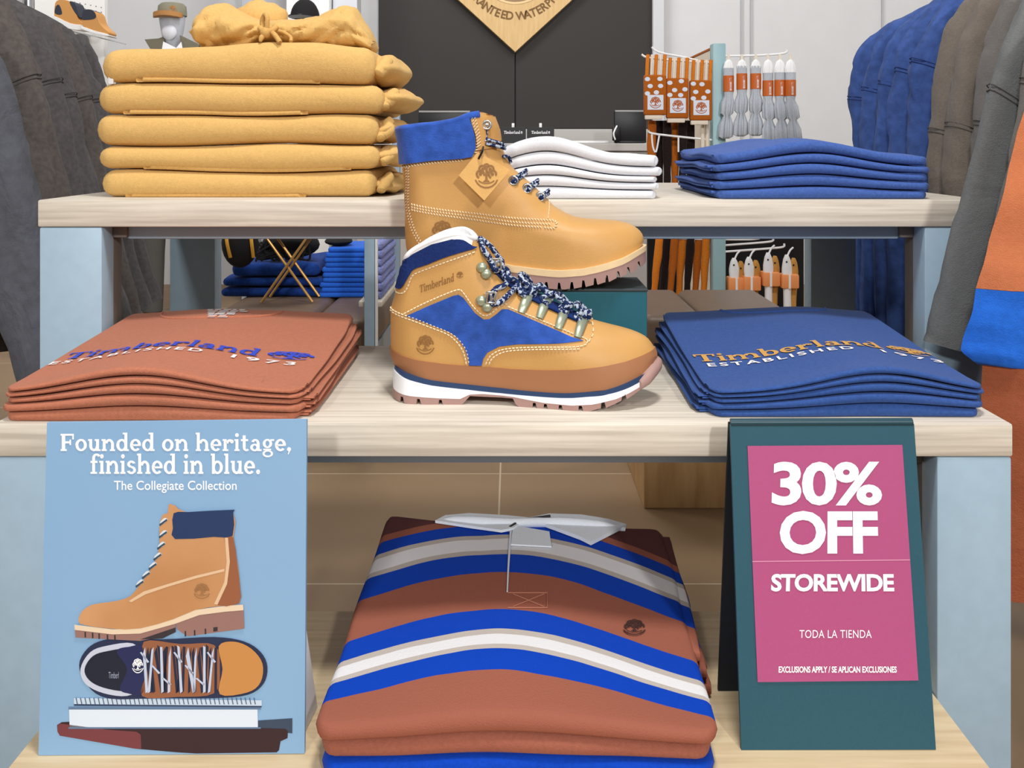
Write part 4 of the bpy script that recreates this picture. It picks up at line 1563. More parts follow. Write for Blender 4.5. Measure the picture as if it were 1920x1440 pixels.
mb.tube([q(914, 250, .004), q(915, 262, .004), q(912, 272, .005)], .0009, seg=6)
mb.tube([q(943, 301, .004), q(951, 304, .004), q(957, 313, .002)], .0022, seg=8)
mb.build('laces', LACE, root, auto=80)
# far-side tag showing above the collar
mb = MB()
place(tree_mark(), 814, 458, 856, 417, lambda a, b: tbt.on(*tbt.m(a, b), .0007), sub=5).build('heel_emblem', EMBOSS, root, smooth=False)
yb = 1.211
root.location = (X(760, yb) + .001, yb, SBZ + .0004)
root.rotation_euler = (0, 0, -math.radians(2))
BOOT_M = Matrix.Translation(root.location) @ Matrix.Rotation(-math.radians(2), 4, 'Z')

# --- leather hang tags of the tall boot
TAGL = mat('tag_leather', (212, 164, 94), rough=.6, var=.05, vscale=60, bump=.15, bscale=400)


def hang_tag(label, pix, d, tilt, marks=True):
    c = Vector(P(sum(p[0] for p in pix) / 4, sum(p[1] for p in pix) / 4, d))
    t = thing('hang_tag', label, 'tag', c)
    n = Vector((.12, -1, tilt)).normalized()
    pts = [on_plane(a, b, c, n) for a, b in pix]
    MB().prism(pts, -n * .0028).build('leather', TAGL, t, smooth=False)
    if marks:
        e = Vector((0, 0, 0)) + n * .0004
        place(tree_mark(), 890, 353, 934, 306, lambda a, b: on_plane(a, b, c, n) + e).build('emblem', EMBOSS, t, smooth=False)
        a0 = on_plane(898, 296, c, n)
        mb = MB()
        mb.tube([a0 - n * .001, a0 + n * .002, a0 + Vector((.004, 0, .008)) + n * .004, Vector(P(906, 275, 1.175))], .0014, seg=6)
        mb.build('cord', BLACK, t)
    return t


hang_tag('tan leather diamond tag with tree emblem hanging from the tall boot', [(896, 285), (957, 319), (908, 376), (860, 329)], 1.150, .10)
t = hang_tag('tan leather tag tip showing behind the blue collar of the tall boot', [(848, 222), (872, 246), (848, 270), (822, 246)], 1.2635, .0, False)

# ---------------------------------------------------------------- signs on the plinth
# --- 30% OFF A-frame
dF = .59 * F / (1407 - HOR)
pA, pB = P(1390, 1408, dF), P(1755, 1405, dF)
zA = ZP + .0004
bl = Vector((pA.x, dF, zA))
br_ = Vector((pB.x, dF, zA))
dT = dF + .046
tl, trr = P(1369, 795, dT), P(1714, 794, dT)
FRAME = mat('petrol_board', (34, 82, 98), rough=.6, var=.05, vscale=500)
t = thing('sale_sign', 'dark petrol A-frame sign with a pink thirty percent off card', 'sign', ((bl.x + br_.x) / 2, dF + .04, ZP))
nrm = (br_ - bl).cross(tl - bl).normalized()
if nrm.y > 0:
    nrm = -nrm
tl = on_plane(1369, 796, bl, nrm)
trr = on_plane(1714, 795, bl, nrm)
br_ = on_plane(1755, 1405.5, bl, nrm)
back = -nrm * .004


def board_front(a, b, off=0.0):
    return on_plane(a, b, bl, nrm) + nrm * off


MB().prism([bl, br_, trr, tl], back).build('front_board', FRAME, t, smooth=False)
fy = (tl.y + trr.y) / 2
by = dF + .098
MB().prism([tl + Vector((0, .006, 0)), trr + Vector((0, .006, 0)), Vector((br_.x + .001, by, zA)), Vector((bl.x - .001, by, zA))], (0, .004, 0)).build('back_board', mat('back_board_dark', (22, 28, 36), rough=.7), t, smooth=False)
MB().tube([tl + Vector((.001, .003, .001)), trr + Vector((-.001, .003, .001))], .0042, seg=10).build('hinge', mat('petrol_edge', (30, 66, 78), rough=.4), t)
PINK = mat('pink_card', (174, 78, 126), rough=.55, var=.03, vscale=700)
card = MB().prism([board_front(*p, .0012) for p in ((1420, 1278), (1721, 1275), (1691, 834), (1401, 836))], -nrm * .001).build('card', PINK, t, smooth=False)
MB().flat([board_front(*p, .0015) for p in ((1410, 1051), (1705, 1048), (1705, 1050), (1410, 1053))]).build('fold_line', mat('pink_line', (214, 140, 172), rough=.5), card, smooth=False)


for body, box, bold, sp in (('30%', (1447, 947, 1652, 865), .030, .92), ('OFF', (1461, 1038, 1645, 957), .035, .95), ('STOREWIDE', (1445, 1108, 1675, 1075), .035, .95),
                            ('TODA LA TIENDA', (1498, 1195, 1633, 1180), .0, 1.05), ('EXCLUSIONS APPLY / SE APLICAN EXCLUSIONES', (1459, 1260, 1680, 1248), .03, 1.0)):
    x0, y0, x1, y1 = box
    place(sans(body, bold, sp), x0, y0, x1, y1, lambda a, b: board_front(a + (a - 1560) * (b - (y0 + y1) / 2) * .0003, b, .0018)).build('lettering', WHITE_PRINT, card, smooth=False)

# --- picture board "Founded on heritage"
dB = .59 * F / (1417 - HOR)
bl = Vector((P(72, 1420, dB).x, dB, ZP + .0004))
dBt = dB + .020
br2 = Vector((P(571, 1413, dB).x, dB + .002, ZP + .0004))
tl2 = P(88, 793, dBt)
n2 = (br2 - bl).cross(tl2 - bl).normalized()
if n2.y > 0:
    n2 = -n2
SKY = mat('poster_blue', (130, 170, 208), rough=.6, rgb2=(140, 178, 213), vscale=2.2)
t = thing('picture_board', 'light blue poster board showing stacked boots on books, lettered in white', 'sign', ((bl.x + br2.x) / 2, dB + .04, ZP))
C = [on_plane(*p, bl, n2) for p in ((72, 1420), (571, 1413), (575, 787), (88, 793))]
C[0].z = max(C[0].z, ZP + .0004)
C[1].z = max(C[1].z, ZP + .0004)
board = MB().prism(C, -n2 * .005).build('board', SKY, t, smooth=False)
MB().prism([C[1] + Vector((-.012, .006, 0)), C[1] + Vector((-.006, .075, 0)), Vector((C[2].x - .012, C[2].y + .007, C[2].z - .16))], (.003, 0, 0)).build('easel_strut', mat('easel_white', (226, 224, 222), rough=.6), t, smooth=False)
MB().prism([C[0] + Vector((.03, .006, 0)), C[0] + Vector((.036, .075, 0)), Vector((C[3].x + .03, C[3].y + .007, C[3].z - .16))], (.003, 0, 0)).build('easel_strut', MATS['easel_white'], t, smooth=False)


def bp(a, b, off=.0004):
    return on_plane(a, b, bl, n2) + n2 * off


def printed(name, polys, rgb, lay, parent=None, rgb2=None, vs_=20):
    mb = MB()
    for q in polys:
        mb.flat([bp(a, b, .0003 + lay * .00012) for a, b in q])
    return mb.build(name, mat('print_%d_%d_%d' % rgb, rgb, rough=.6, rgb2=rgb2, vscale=vs_), parent or board, smooth=False)


for body, box in (('Founded on heritage,', (114, 852, 546, 811)), ('finished in blue.', (170, 889, 488, 850))):
    x0, y0, x1, y1 = box
    yb_ = y0 if ',' not in body else y0 + 5
    place(slab(body), x0, yb_, x1, y1, bp).build('headline', WHITE_PRINT, board, smooth=False)
place(sans('The Collegiate Collection', .008), 214, 924, 444, 901, bp).build('subtitle', WHITE_PRINT, board, smooth=False)


def zz(pts):       # points read from the enlargement of the poster
    return [(90 + a / 2.88, 920 + b / 2.88) for a, b in pts]


def sl_(pts, k=4):
    return [(p[0], p[1]) for p in smooth_line([(a, b, 0) for a, b in pts], k, closed=True)]


prn = MB()
# shadow band behind the books, tray, books
printed('print_band', [zz([(1135, 1240), (1320, 1228), (1320, 1310), (1135, 1290)])], (54, 70, 92), 0)
printed('print_tray', [zz([(50, 1264), (75, 1249), (110, 1247), (1285, 1285), (1296, 1300), (1294, 1335), (1256, 1352), (1248, 1400), (1235, 1412), (800, 1418), (700, 1412), (470, 1392), (65, 1322), (52, 1300)])], (52, 30, 36), 1)
printed('print_tray_end', [zz([(52, 1264), (70, 1256), (330, 1290), (480, 1300), (502, 1316), (505, 1392), (470, 1391), (65, 1321), (53, 1300)])], (116, 56, 62), 2)
printed('print_book', [zz([(115, 1178), (1132, 1180), (1134, 1278), (118, 1278)])], (216, 228, 242), 2)
printed('print_book_cover', [zz([(112, 1165), (1150, 1168), (1150, 1180), (112, 1180)]), zz([(112, 1275), (1150, 1275), (1150, 1284), (112, 1284)])], (96, 122, 156), 3)
printed('print_notebook', [zz([(142, 1118), (1155, 1130), (1155, 1160), (142, 1150)])], (196, 212, 230), 3)
printed('print_spiral', [zz([(150 + i * 24, 1116), (156 + i * 24, 1116), (164 + i * 24, 1152), (158 + i * 24, 1152)]) for i in range(41)], (84, 104, 134), 4)
printed('print_notebook_edge', [zz([(142, 1150), (1155, 1160), (1155, 1168), (142, 1160)])], (50, 66, 96), 4)
# shoe lying on its side
printed('print_shoe_sole', [sl_(zz([(170, 940), (215, 850), (300, 805), (430, 792), (620, 800), (900, 788), (1060, 812), (1150, 870), (1186, 950), (1165, 1040), (1080, 1100), (900, 1118), (600, 1118), (330, 1120), (215, 1050)]))], (34, 44, 76), 5)
printed('print_shoe_rim', [sl_(zz([(178, 960), (230, 870), (320, 835), (460, 822), (510, 900), (505, 1050), (430, 1105), (300, 1090), (205, 1040)]))], (196, 202, 220), 6)
printed('print_shoe_mouth', [sl_(zz([(200, 960), (245, 890), (330, 862), (455, 850), (490, 920), (480, 1050), (420, 1080), (300, 1060), (225, 1020)]))], (22, 28, 48), 7)
printed('print_shoe_tongue', [sl_(zz([(372, 865), (440, 840), (520, 850), (520, 1080), (430, 1090), (390, 1060), (430, 960)]))], (32, 38, 84), 8)
printed('print_shoe_vamp', [sl_(zz([(520, 812), (720, 825), (900, 830), (930, 960), (900, 1090), (700, 1110), (510, 1105), (540, 960)]))], (146, 92, 62), 8)
printed('print_shoe_toe', [sl_(zz([(925, 835), (1010, 812), (1100, 850), (1160, 930), (1150, 1030), (1080, 1085), (930, 1095), (945, 960)]))], (196, 136, 72), 9)
random.seed(5)
lc, ld = [], []
for i in range(26):
    a = 515 + i * 15.5
    s = random.uniform(-30, 30)
    q = zz([(a, 840 + random.uniform(-20, 60)), (a + 13, 840), (a + 22 + s, 1080), (a + 8 + s, 1090)])
    (lc if i % 3 else ld).append(q)
printed('print_laces_dark', lc, (30, 36, 62), 10)
printed('print_laces_pale', ld + [zz([(500 + i * 60, 870 + (i % 3) * 70), (508 + i * 60, 866 + (i % 3) * 70), (550 + i * 60, 920 + (i % 3) * 60), (540 + i * 60, 926 + (i % 3) * 60)]) for i in range(7)], (190, 200, 222), 11)
place(tree_mark(), *[90 + 458 / 2.88, 920 + 980 / 2.88, 90 + 520 / 2.88, 920 + 900 / 2.88], lambda a, b: bp(a, b, .0018)).build('print_emblem', WHITE_PRINT, board, smooth=False)
place(sans('Timberl'), *[90 + 330 / 2.88, 920 + 1010 / 2.88, 90 + 385 / 2.88, 920 + 975 / 2.88], lambda a, b: bp(a, b, .0014)).build('print_insole_lettering', mat('print_grey', (150, 160, 180), rough=.6), board, smooth=False)
# standing boot
printed('print_boot_outsole', [zz([(148, 748), (350, 770), (500, 766), (690, 712), (690, 745), (620, 785), (500, 808), (440, 805), (152, 790)]), zz([(690, 712), (820, 666), (960, 648), (1058, 641), (1062, 742), (760, 782), (735, 770), (700, 745)])], (150, 112, 104), 8)
printed('print_boot_tread', [zz([(a, 750 + d_), (a + 8, 749 + d_), (a + 9, 778 + d_), (a + 1, 780 + d_)]) for a, d_ in ((740, 5), (790, 0), (848, -8))] + [zz([(895, 735), (918, 732), (918, 755), (895, 758)]), zz([(500, 800), (692, 735), (692, 760), (620, 795)])], (52, 44, 50), 9)
printed('print_toe_tread', [zz([(a, 750 + d_), (a + 8, 749 + d_), (a + 9, 778 + d_), (a + 1, 780 + d_)]) for a, d_ in ((200, 10), (240, 14), (275, 18), (320, 24), (360, 27))], (52, 44, 50), 9)
printed('print_boot_welt', [zz([(146, 720), (350, 745), (500, 740), (680, 690), (800, 640), (960, 618), (1056, 612), (1058, 642), (960, 650), (820, 668), (690, 715), (500, 768), (350, 772), (148, 748)])], (228, 206, 178), 10)
printed('print_boot_upper', [sl_(zz([(168, 700), (185, 650), (240, 612), (330, 598), (400, 585), (455, 560), (500, 500), (545, 440), (585, 370), (605, 290), (605, 190), (622, 128), (650, 118), (655, 72), (690, 78), (755, 115), (1000, 110), (1004, 245), (1028, 400), (1040, 520), (1036, 605), (940, 618), (800, 640), (680, 690), (500, 740), (350, 742), (200, 722)]), 2)],
        (188, 134, 86), 11, rgb2=(206, 154, 106), vs_=9)
printed('print_boot_heel', [sl_(zz([(955, 250), (1003, 248), (1026, 400), (1040, 520), (1034, 605), (905, 612), (960, 500), (975, 380)]), 2)], (150, 92, 60), 12)
printed('print_boot_collar', [sl_(zz([(682, 118), (760, 112), (990, 100), (1003, 115), (1000, 240), (900, 246), (690, 258), (678, 200)]), 2)], (30, 54, 96), 13)
printed('print_boot_seam', [zz([(440, 592), (520, 540), (650, 500), (800, 455), (955, 418), (955, 432), (800, 470), (650, 515), (530, 556), (455, 598)]), zz([(958, 250), (975, 250), (985, 380), (970, 500), (918, 612), (900, 608), (955, 490), (968, 380)])], (222, 188, 152), 13)
place(tree_mark(), *[90 + 790 / 2.88, 920 + 580 / 2.88, 90 + 878 / 2.88, 920 + 495 / 2.88], lambda a, b: bp(a, b, .0021)).build('print_boot_emblem', mat('print_emb', (160, 112, 70), rough=.6), board, smooth=False)
eyes = [(630, 160), (628, 226), (618, 288), (598, 347), (572, 398), (536, 446), (502, 492)]
printed('print_boot_eyelets', [sl_(zz([(a - 22, b + 10), (a + 2, b - 16), (a + 20, b - 8), (a - 2, b + 14)]), 3) for a, b in eyes], (214, 220, 226), 13)
printed('print_boot_laces', [zz([(a - 26, b + 18), (a + 16, b - 12), (a + 18, b - 2), (a - 22, b + 28)]) for a, b in eyes], (44, 74, 96), 14)

# ---------------------------------------------------------------- hanging clothes
CHAR = fabric('charcoal_canvas', (84, 80, 81), var=.16, vscale=120, crumple=.6, cscale=9, cstretch=(1.6, 1, .7))
CHAR2 = fabric('charcoal_warm', (88, 82, 79), var=.16, vscale=120, crumple=.6, cscale=9, cstretch=(1.6, 1, .7))
CHARB = fabric('charcoal_blue', (84, 86, 94), var=.12, vscale=60, crumple=.8, cscale=11, cstretch=(1.4, 1, .7))
SEAMC = mat('charcoal_seam', (66, 63, 63), rough=.9)
DENIM = fabric('navy_canvas', (58, 82, 140), var=.2, vscale=60, crumple=.6, cscale=9, cstretch=(1.6, 1, .7))
SEAMN = mat('navy_seam', (38, 58, 116), rough=.9)
GREYF = fabric('grey_fleece', (112, 108, 104), var=.06, vscale=300, crumple=.3, cscale=8)
GREYW = fabric('grey_fleece_warm', (116, 107, 98), var=.08, vscale=300, crumple=.3, cscale=8)
GREYC = fabric('grey_fleece_cool', (108, 110, 110), var=.06, vscale=300, crumple=.3, cscale=8)
SEAMG = mat('grey_seam', (84, 80, 76), rough=.9)
RUST_LIT = fabric('rust_fleece_lit', (190, 112, 74), var=.04, vscale=200, crumple=.4, cscale=7)  # same rust as the lower body, with the light put into its colour
RUSTD = fabric('rust_fleece_deep', (150, 82, 54), var=.06, vscale=200, crumple=.4, cscale=7)
BRIGHT = fabric('bright_blue_fleece', (36, 100, 200), var=.08, vscale=120, crumple=.4, cscale=7)


def garment(name, label, cat, group, d, edge, side, material, seam_mat, seams=(), slw=.085, thick=.075, hem=.46, shoulder=.22, rise=.10, sway=.010, seed=0, body=True, mats=None, slope=None):
    """clothes seen from the end of the rail. edge: (x, z) of the visible outline from the shoulder down to the cuff;
    side: -1 rail at the left (clothes reach left from the edge), +1 rail at the right"""
    x0, z0 = edge[0]
    t = thing(name, label, cat, (x0 + side * .2, d, hem), group)
    sx = side
    # sleeve
    path = smooth_line([(a, b, 0) for a, b in edge], 5)
    n = len(path)
    rings = []
    for i, (a, b, _) in enumerate(path):
        u = i / (n - 1)
        w = slw * (1.0 - .18 * u) * (.55 + .45 * min(1, u * 6 + .1))
        th = thick * (1 - .12 * u)
        pa, pb = path[max(i - 1, 0)], path[min(i + 1, n - 1)]
        tx, tz = pb[0] - pa[0], pb[1] - pa[1]
        l = math.hypot(tx, tz)
        nx, nz_ = -tz / l * (1 if sx > 0 else 1), tx / l
        if nx * sx < 0:
            nx, nz_ = -nx, -nz_
        c = Vector((a + nx * w / 2, d, b + nz_ * w / 2))
        ring = []
        for k in range(20):
            an = 2 * math.pi * k / 20
            f = 1 + .12 * wn(an * 1.3, b * 14, seed, 1) + .05 * wn(an * 3, b * 40, seed + 5, 1) - .10 * (1 - abs(wn(an * .8 + b * 9, b * 22, seed + 2, 1))) ** 6
            ca, sa = math.cos(an), math.sin(an)
            ca = math.copysign(abs(ca) ** .8, ca)
            sa = math.copysign(abs(sa) ** .8, sa)
            ring.append(c + Vector((nx, 0, nz_)) * (ca * w / 2 * f) + Vector((0, sa * th / 2 * f + sway * wn(b * 6, an, seed + 9, 1), 0)))
        rings.append(ring)
    mb = MB().loft(rings)
    mb.build('sleeve', material, t, auto=80)
    # seams round the sleeve
    for sz in seams:
        k = min(range(n), key=lambda i: abs(path[i][1] - sz))
        mb = MB()
        for off in (0, 1):
            r0 = rings[min(k + off, n - 1)]
            cc = sum(r0, Vector()) / 20
            dz = -off * .006
            pts = [cc + (p - cc) * 1.004 + Vector((0, 0, (.012 * (1 if sx < 0 else -1) * (p.x - cc.x) / slw * 2))) for p in rings[k]]
            pts = [p + Vector((0, 0, dz)) for p in pts]
            mb.tube(pts + [pts[0]], .0009, seg=5, smooth=1, cap=False)
        mb.build('seam', seam_mat, t, auto=80)
    if body:
        xs0 = x0 + sx * .012
        slope = slope or .42
        neck = (xs0 + sx * shoulder, z0 + rise)
        width = shoulder * 2 + .12
        zc = z0 + rise
        prof = []
        m_ = 14
        for i in range(m_ + 1):      # outline height at columns
            u = i / m_
            xx = xs0 + sx * (width * u)
            q = min(abs(u), abs(1 - u)) * 2
            ztop = z0 - .004 + rise * min(1, q * 1.25) ** .8
            prof.append((xx, ztop))
        rows_ = []
        nz2 = 26
        for j in range(nz2 + 1):
            v = j / nz2
            ra = []
            for xx, zt_ in prof:
                zz_ = zt_ + (hem - zt_) * v
                ra.append((xx + sx * .02 * (1 - v) * 0, zz_))
            rows_.append(ra)
        front, bk = [], []
        for j, ra in enumerate(rows_):
            fa, fb = [], []
            for i, (xx, zz_) in enumerate(ra):
                u = i / m_
                e = math.sin(math.pi * min(max(u, .0), 1)) ** .35 if 0 < u < 1 else .0
                ev = min(1, (j + .35) / 2.0)
                hh = thick * .46 * e * ev
                fold = .14 * thick * wn(xx * 18, zz_ * 3, seed, 1) * ev
                fa.append(Vector((xx, d - hh + fold, zz_)))
                fb.append(Vector((xx, d + hh + fold, zz_)))
            front.append(fa)
            bk.append(fb)
        b = MB()
        b.loft(front, cap=False, closed=False)
        b.loft(bk, cap=False, closed=False)
        b.add(front[-1] + list(reversed(bk[-1])), [tuple(range(2 * (m_ + 1)))])
        b.add(front[0] + list(reversed(bk[0])), [tuple(range(2 * (m_ + 1)))])
        b.build('body', mats or material, t, auto=80)
        # far sleeve of the garment, beyond the frame
        xf = xs0 + sx * width
        MB().tube([(xf - sx * .01, d, z0 - .02), (xf + sx * .035, d, z0 - .12), (xf + sx * .07, d, hem + .12)], [.036, .042, .036], seg=12, flat=.5).build('sleeve', material, t, auto=80)
        MB().tube([(neck[0] - sx * .06, d - .006, zc - .012), (neck[0], d - .014, zc + .02), (neck[0] + sx * .06, d - .006, zc - .012), (neck[0], d + .014, zc + .03), (neck[0] - sx * .06, d - .006, zc - .012)], .008, seg=8).build('collar', material, t, auto=80)
    return t


def rack(label, x, y0, y1, z):
    t = thing('clothes_rack', label, 'clothes rack', (x, (y0 + y1) / 2, 0))
    MB().tube([(x, y0, z), (x, y1, z)], .014, seg=10).build('rail', STEEL, t)
    for y in (y0 + .02, y1 - .02):
        MB().tube([(x, y, 0.01), (x, y, z)], .014, seg=10).build('post', STEEL, t)
        MB().rbox(x - .22, x + .22, y - .015, y + .015, 0.0005, .03, .003).build('foot', STEEL, t)


# left rack, jackets from the nearest to the furthest
gen = [(-.973, E + .243), (-.937, E + .18), (-.905, E + .085), (-.880, E - .03), (-.845, E - .20), (-.800, E - .36)]
jl = ['charcoal jacket at the near end of the dark rack, bluish worn sleeve', 'charcoal jacket second from the near end of the dark rack', 'charcoal jacket third from the near end, with a double-stitched sleeve seam',
      'charcoal jacket in the middle of the dark rack', 'charcoal jacket third from the wall end of the dark rack', 'charcoal jacket second from the wall end of the dark rack',
      'charcoal jacket at the wall end of the dark rack, sloping shoulder in full view']
for i in range(7):
    d = 1.50 + i * .108
    sh_ = .13 * (2.15 - d) / .65
    e = [(a + sh_ + .006 * wn(i * 3.3, b * 4, 1, 1), b - (.07 if i == 0 else 0)) for a, b in gen]
    garment('jacket', jl[i], 'jacket', 'charcoal jackets on the dark rack', d, e, -1, (CHARB, CHAR2, CHAR, CHAR, CHAR2, CHAR, CHAR)[i], SEAMC,
            seams=((), (E + .115,), (E + .10,), (E + .095,), (E + .085,), (E + .08,), ())[i], slw=.12, thick=.070, hem=.47, shoulder=.21, rise=.115, seed=i * 4.1, sway=.014)
rack('steel rail carrying the charcoal jackets', -1.16, 1.38, 2.28, E + .42)

# pocket flaps and cuffs on two of the jackets
# right rack
def pe(pts, d):
    return [(X(a, d), Z(b, d)) for a, b in pts]


garment('sweatshirt', 'colour-blocked rust sweatshirt with a bright blue band at the rack end', 'sweatshirt', 'sweatshirts on the sweatshirt rack', 1.12, pe([(2010, 60), (1960, 130), (1922, 215), (1880, 360), (1833, 540), (1812, 640), (1802, 690)], 1.12), 1, RUST_LIT, SEAMG,
        slw=.13, thick=.05, hem=.30, shoulder=.21, rise=.08, seed=3, body=False)
rs = [o for o in bpy.data.objects if o.get('label', '').startswith('colour-blocked')][0]
# its blue-banded body; the rust above the band is coloured paler as if lit
d = 1.12
zb1, zb2 = Z(546, d - .02), Z(690, d - .02)


def body_band(name, material, zt, zb, xl, shoulder=0):
    rows_f, rows_b = [], []
    n, m = 22, 16
    for j in range(n + 1):
        v = j / n
        z = zt + (zb - zt) * v
        a, b = [], []
        for i in range(m + 1):
            u = i / m
            x = xl(z) + (.50 * u)
            z = (zt + (zb - zt) * v) + (shoulder * (1 - v) ** 2 * min(1, min(u, 1 - u) * 3.2) if shoulder else 0)
            e = min(1, math.sin(math.pi * u) ** .3 if 0 < u < 1 else 0)
            w = .006 * wn(x * 16 + z * 9, z * 20, 2, 1) + .008 * math.sin(x * 22 + z * 6) * .5
            a.append(Vector((x, d - .030 * e + w, z)))
            b.append(Vector((x, d + .022 * e + w, z)))
        rows_f.append(a)
        rows_b.append(b)
    mb = MB()
    mb.loft(rows_f, cap=False, closed=False)
    mb.loft(rows_b, cap=False, closed=False)
    for k in (0, -1):
        mb.add(rows_f[k] + list(reversed(rows_b[k])), [tuple(range(2 * (m + 1)))])
    o = mb.build(name, material, rs, auto=80)
    return o


xe = lambda z: lerp_poly([(.2, .553), (.585, .553), (.6, X(1802, d)), (.665, X(1826, d)), (.68, X(1830, d)), (.78, X(1872, d)), (.9, X(1925, d)), (1.0, X(1990, d))], z)
body_band('body', RUST_LIT, E + .14, zb1 + .0004, xe, .16)
MB().tube([(X(2010, d) + .10, d - .008, E + .285), (X(2010, d) + .17, d - .03, E + .27), (X(2010, d) + .24, d - .008, E + .285), (X(2010, d) + .17, d + .03, E + .30), (X(2010, d) + .10, d - .008, E + .285)], .014, seg=8).build('collar', RUST_LIT, rs)
body_band('colour_band', BRIGHT, zb1, zb2, xe)
body_band('lower_body', RUSTD, zb2 - .0004, .31, lambda z: max(xe(z), .558))
for o in list(rs.children):
    if o.name.startswith('sleeve'):
        bpy.data.objects.remove(o)

gl_ = [('grey sweatshirt overlapped by the rust and blue one', 1.19, [(1985, 10), (1950, 60), (1922, 110), (1897, 250), (1870, 390), (1846, 500), (1822, 610)], GREYF, (Z(150, 1.19),), .075),
       ('grey sweatshirt whose long sleeve hangs before the pale blue table leg', 1.24, [(1960, -60), (1925, -10), (1899, 40), (1873, 110), (1851, 172), (1810, 335), (1776, 470), (1745, 600), (1735, 640)], GREYC, (Z(172, 1.24),), .07),
       ('brownish grey sweatshirt just behind the long grey sleeve', 1.34, [(1920, -60), (1885, -20), (1858, 50), (1843, 110), (1832, 200), (1826, 300), (1822, 400), (1815, 600)], GREYF, (Z(242, 1.34),), .085),
       ('brownish grey sweatshirt with a straight dropped shoulder seam', 1.42, [(1880, -50), (1840, -8), (1806, 60), (1788, 130), (1776, 225), (1772, 300), (1771, 400), (1768, 640)], GREYW, (Z(236, 1.42),), .085),
       ('brownish grey sweatshirt next to the blue jackets', 1.51, [(1840, -30), (1800, 8), (1769, 52), (1753, 128), (1744, 220), (1741, 300), (1740, 400), (1738, 650)], GREYW, (Z(255, 1.51),), .085)]
for i, (lab, d, pts, m_, sm_, w) in enumerate(gl_):
    garment('sweatshirt', lab, 'sweatshirt', 'sweatshirts on the sweatshirt rack', d, pe(pts, d), 1, m_, SEAMG, seams=sm_, slw=w, thick=.032 if i < 2 else .056, hem=.50, shoulder=.21, rise=.10, sway=.003 if i < 2 else .008, seed=20 + i * 3.7)
nl = [('blue canvas jacket nearest the grey sweatshirts', 1.60, [(1790, -30), (1755, 20), (1722, 75), (1706, 120), (1702, 190), (1700, 300), (1700, 420), (1702, 660)], (Z(118, 1.6),)),
      ('blue canvas jacket second from the grey sweatshirts', 1.68, [(1775, -10), (1735, 25), (1692, 75), (1672, 135), (1666, 200), (1663, 300), (1662, 420), (1664, 645)], (Z(140, 1.68),)),
      ('blue canvas jacket in the middle of the blue ones', 1.75, [(1765, -10), (1722, 20), (1672, 68), (1650, 125), (1641, 190), (1637, 300), (1637, 420), (1640, 632)], (Z(155, 1.75),)),
      ('blue canvas jacket second from the free end of the rack', 1.82, [(1755, 0), (1702, 26), (1648, 68), (1625, 120), (1616, 190), (1613, 300), (1613, 420), (1616, 620)], (Z(170, 1.82),)),
      ('blue canvas jacket at the free end, its whole shoulder outlined on the wall', 1.90, [(1743, 9), (1676, 38), (1624, 76), (1603, 111), (1595, 150), (1592, 190), (1597, 262), (1600, 400), (1604, 605)], (Z(185, 1.9),))]
for i, (lab, d, pts, sm_) in enumerate(nl):
    garment('jacket', lab, 'jacket', 'blue jackets on the sweatshirt rack', d, pe(pts, d), 1, DENIM, SEAMN, seams=sm_, slw=.11, thick=.046, hem=.47, shoulder=.18, rise=.085, seed=50 + i * 5.1, sway=.006)
rack('steel rail carrying the grey sweatshirts and blue jackets', .95, 1.02, 2.0, E + .42)

# ---------------------------------------------------------------- sock fixture behind
FIX = mat('duck_egg_steel', (150, 184, 190), rough=.4, var=.02, vscale=50)
ORANGE = fabric('orange_knit', (206, 118, 34), var=.10)
ORANGE_D = fabric('orange_brown_knit', (172, 92, 26), var=.12)
CREAMK = fabric('cream_knit', (226, 214, 196), var=.04)
GREYK = fabric('pale_grey_knit', (186, 192, 200), var=.08)
DARKK = fabric('black_brown_knit', (34, 24, 22), var=.3)
PEACH = mat('peach_band', (236, 150, 88), rough=.6)
COPPER = mat('copper_band', (196, 96, 30), rough=.5)
dS = 3.0
t = thing('sock_stand', 'duck-egg blue upright stand with wire hooks holding the socks', 'display stand', (X(1348, dS), dS + .1, 0))
MB().rbox(X(1337, dS), X(1361, dS), dS, dS + .05, 0, Z(81, dS), .003).build('post', FIX, t)
MB().rbox(X(1345, dS), X(1353, dS), dS + .05, dS + .62, .1, Z(88, dS), .002).build('back_panel', CREAMK, t, smooth=False)
MB().rbox(X(1344, dS), X(1354, dS), dS + .05, dS + .62, Z(88, dS), Z(83, dS), .002).build('top_trim', ORANGE_D, t, smooth=False)
MB().rbox(X(1337, dS) - .06, X(1361, dS) + .06, dS - .05, dS + .7, 0, .03, .004).build('base', FIX, t)


def hook(pts, d, r=.0035):
    MB().tube([Vector(P(a, b, d)) for a, b in pts], r, seg=7, smooth=3).build('hook', WHITE, t)


hook([(1340, 118), (1260, 113), (1215, 108), (1203, 102)], dS + .02)
hook([(1340, 122), (1285, 108), (1235, 98), (1222, 88)], dS + .10)
hook([(1340, 263), (1270, 256), (1222, 250), (1216, 244)], dS + .02)
hook([(1222, 252), (1224, 275), (1230, 285), (1236, 254)], dS + .02, .003)
hook([(1272, 256), (1272, 285)], dS + .02, .003)
hook([(1358, 105), (1420, 104), (1470, 100), (1476, 93)], dS + .02)
hook([(1358, 268), (1420, 262), (1468, 256), (1474, 250)], dS + .02)
hook([(1358, 460), (1425, 455), (1448, 452), (1449, 447)], dS + .10)
hook([(1358, 472), (1440, 466), (1468, 463), (1470, 457)], dS + .02)
hook([(1358, 449), (1405, 449), (1424, 447)], dS + .16)
hook([(1337, 449), (1275, 447), (1225, 444)], dS + .05)


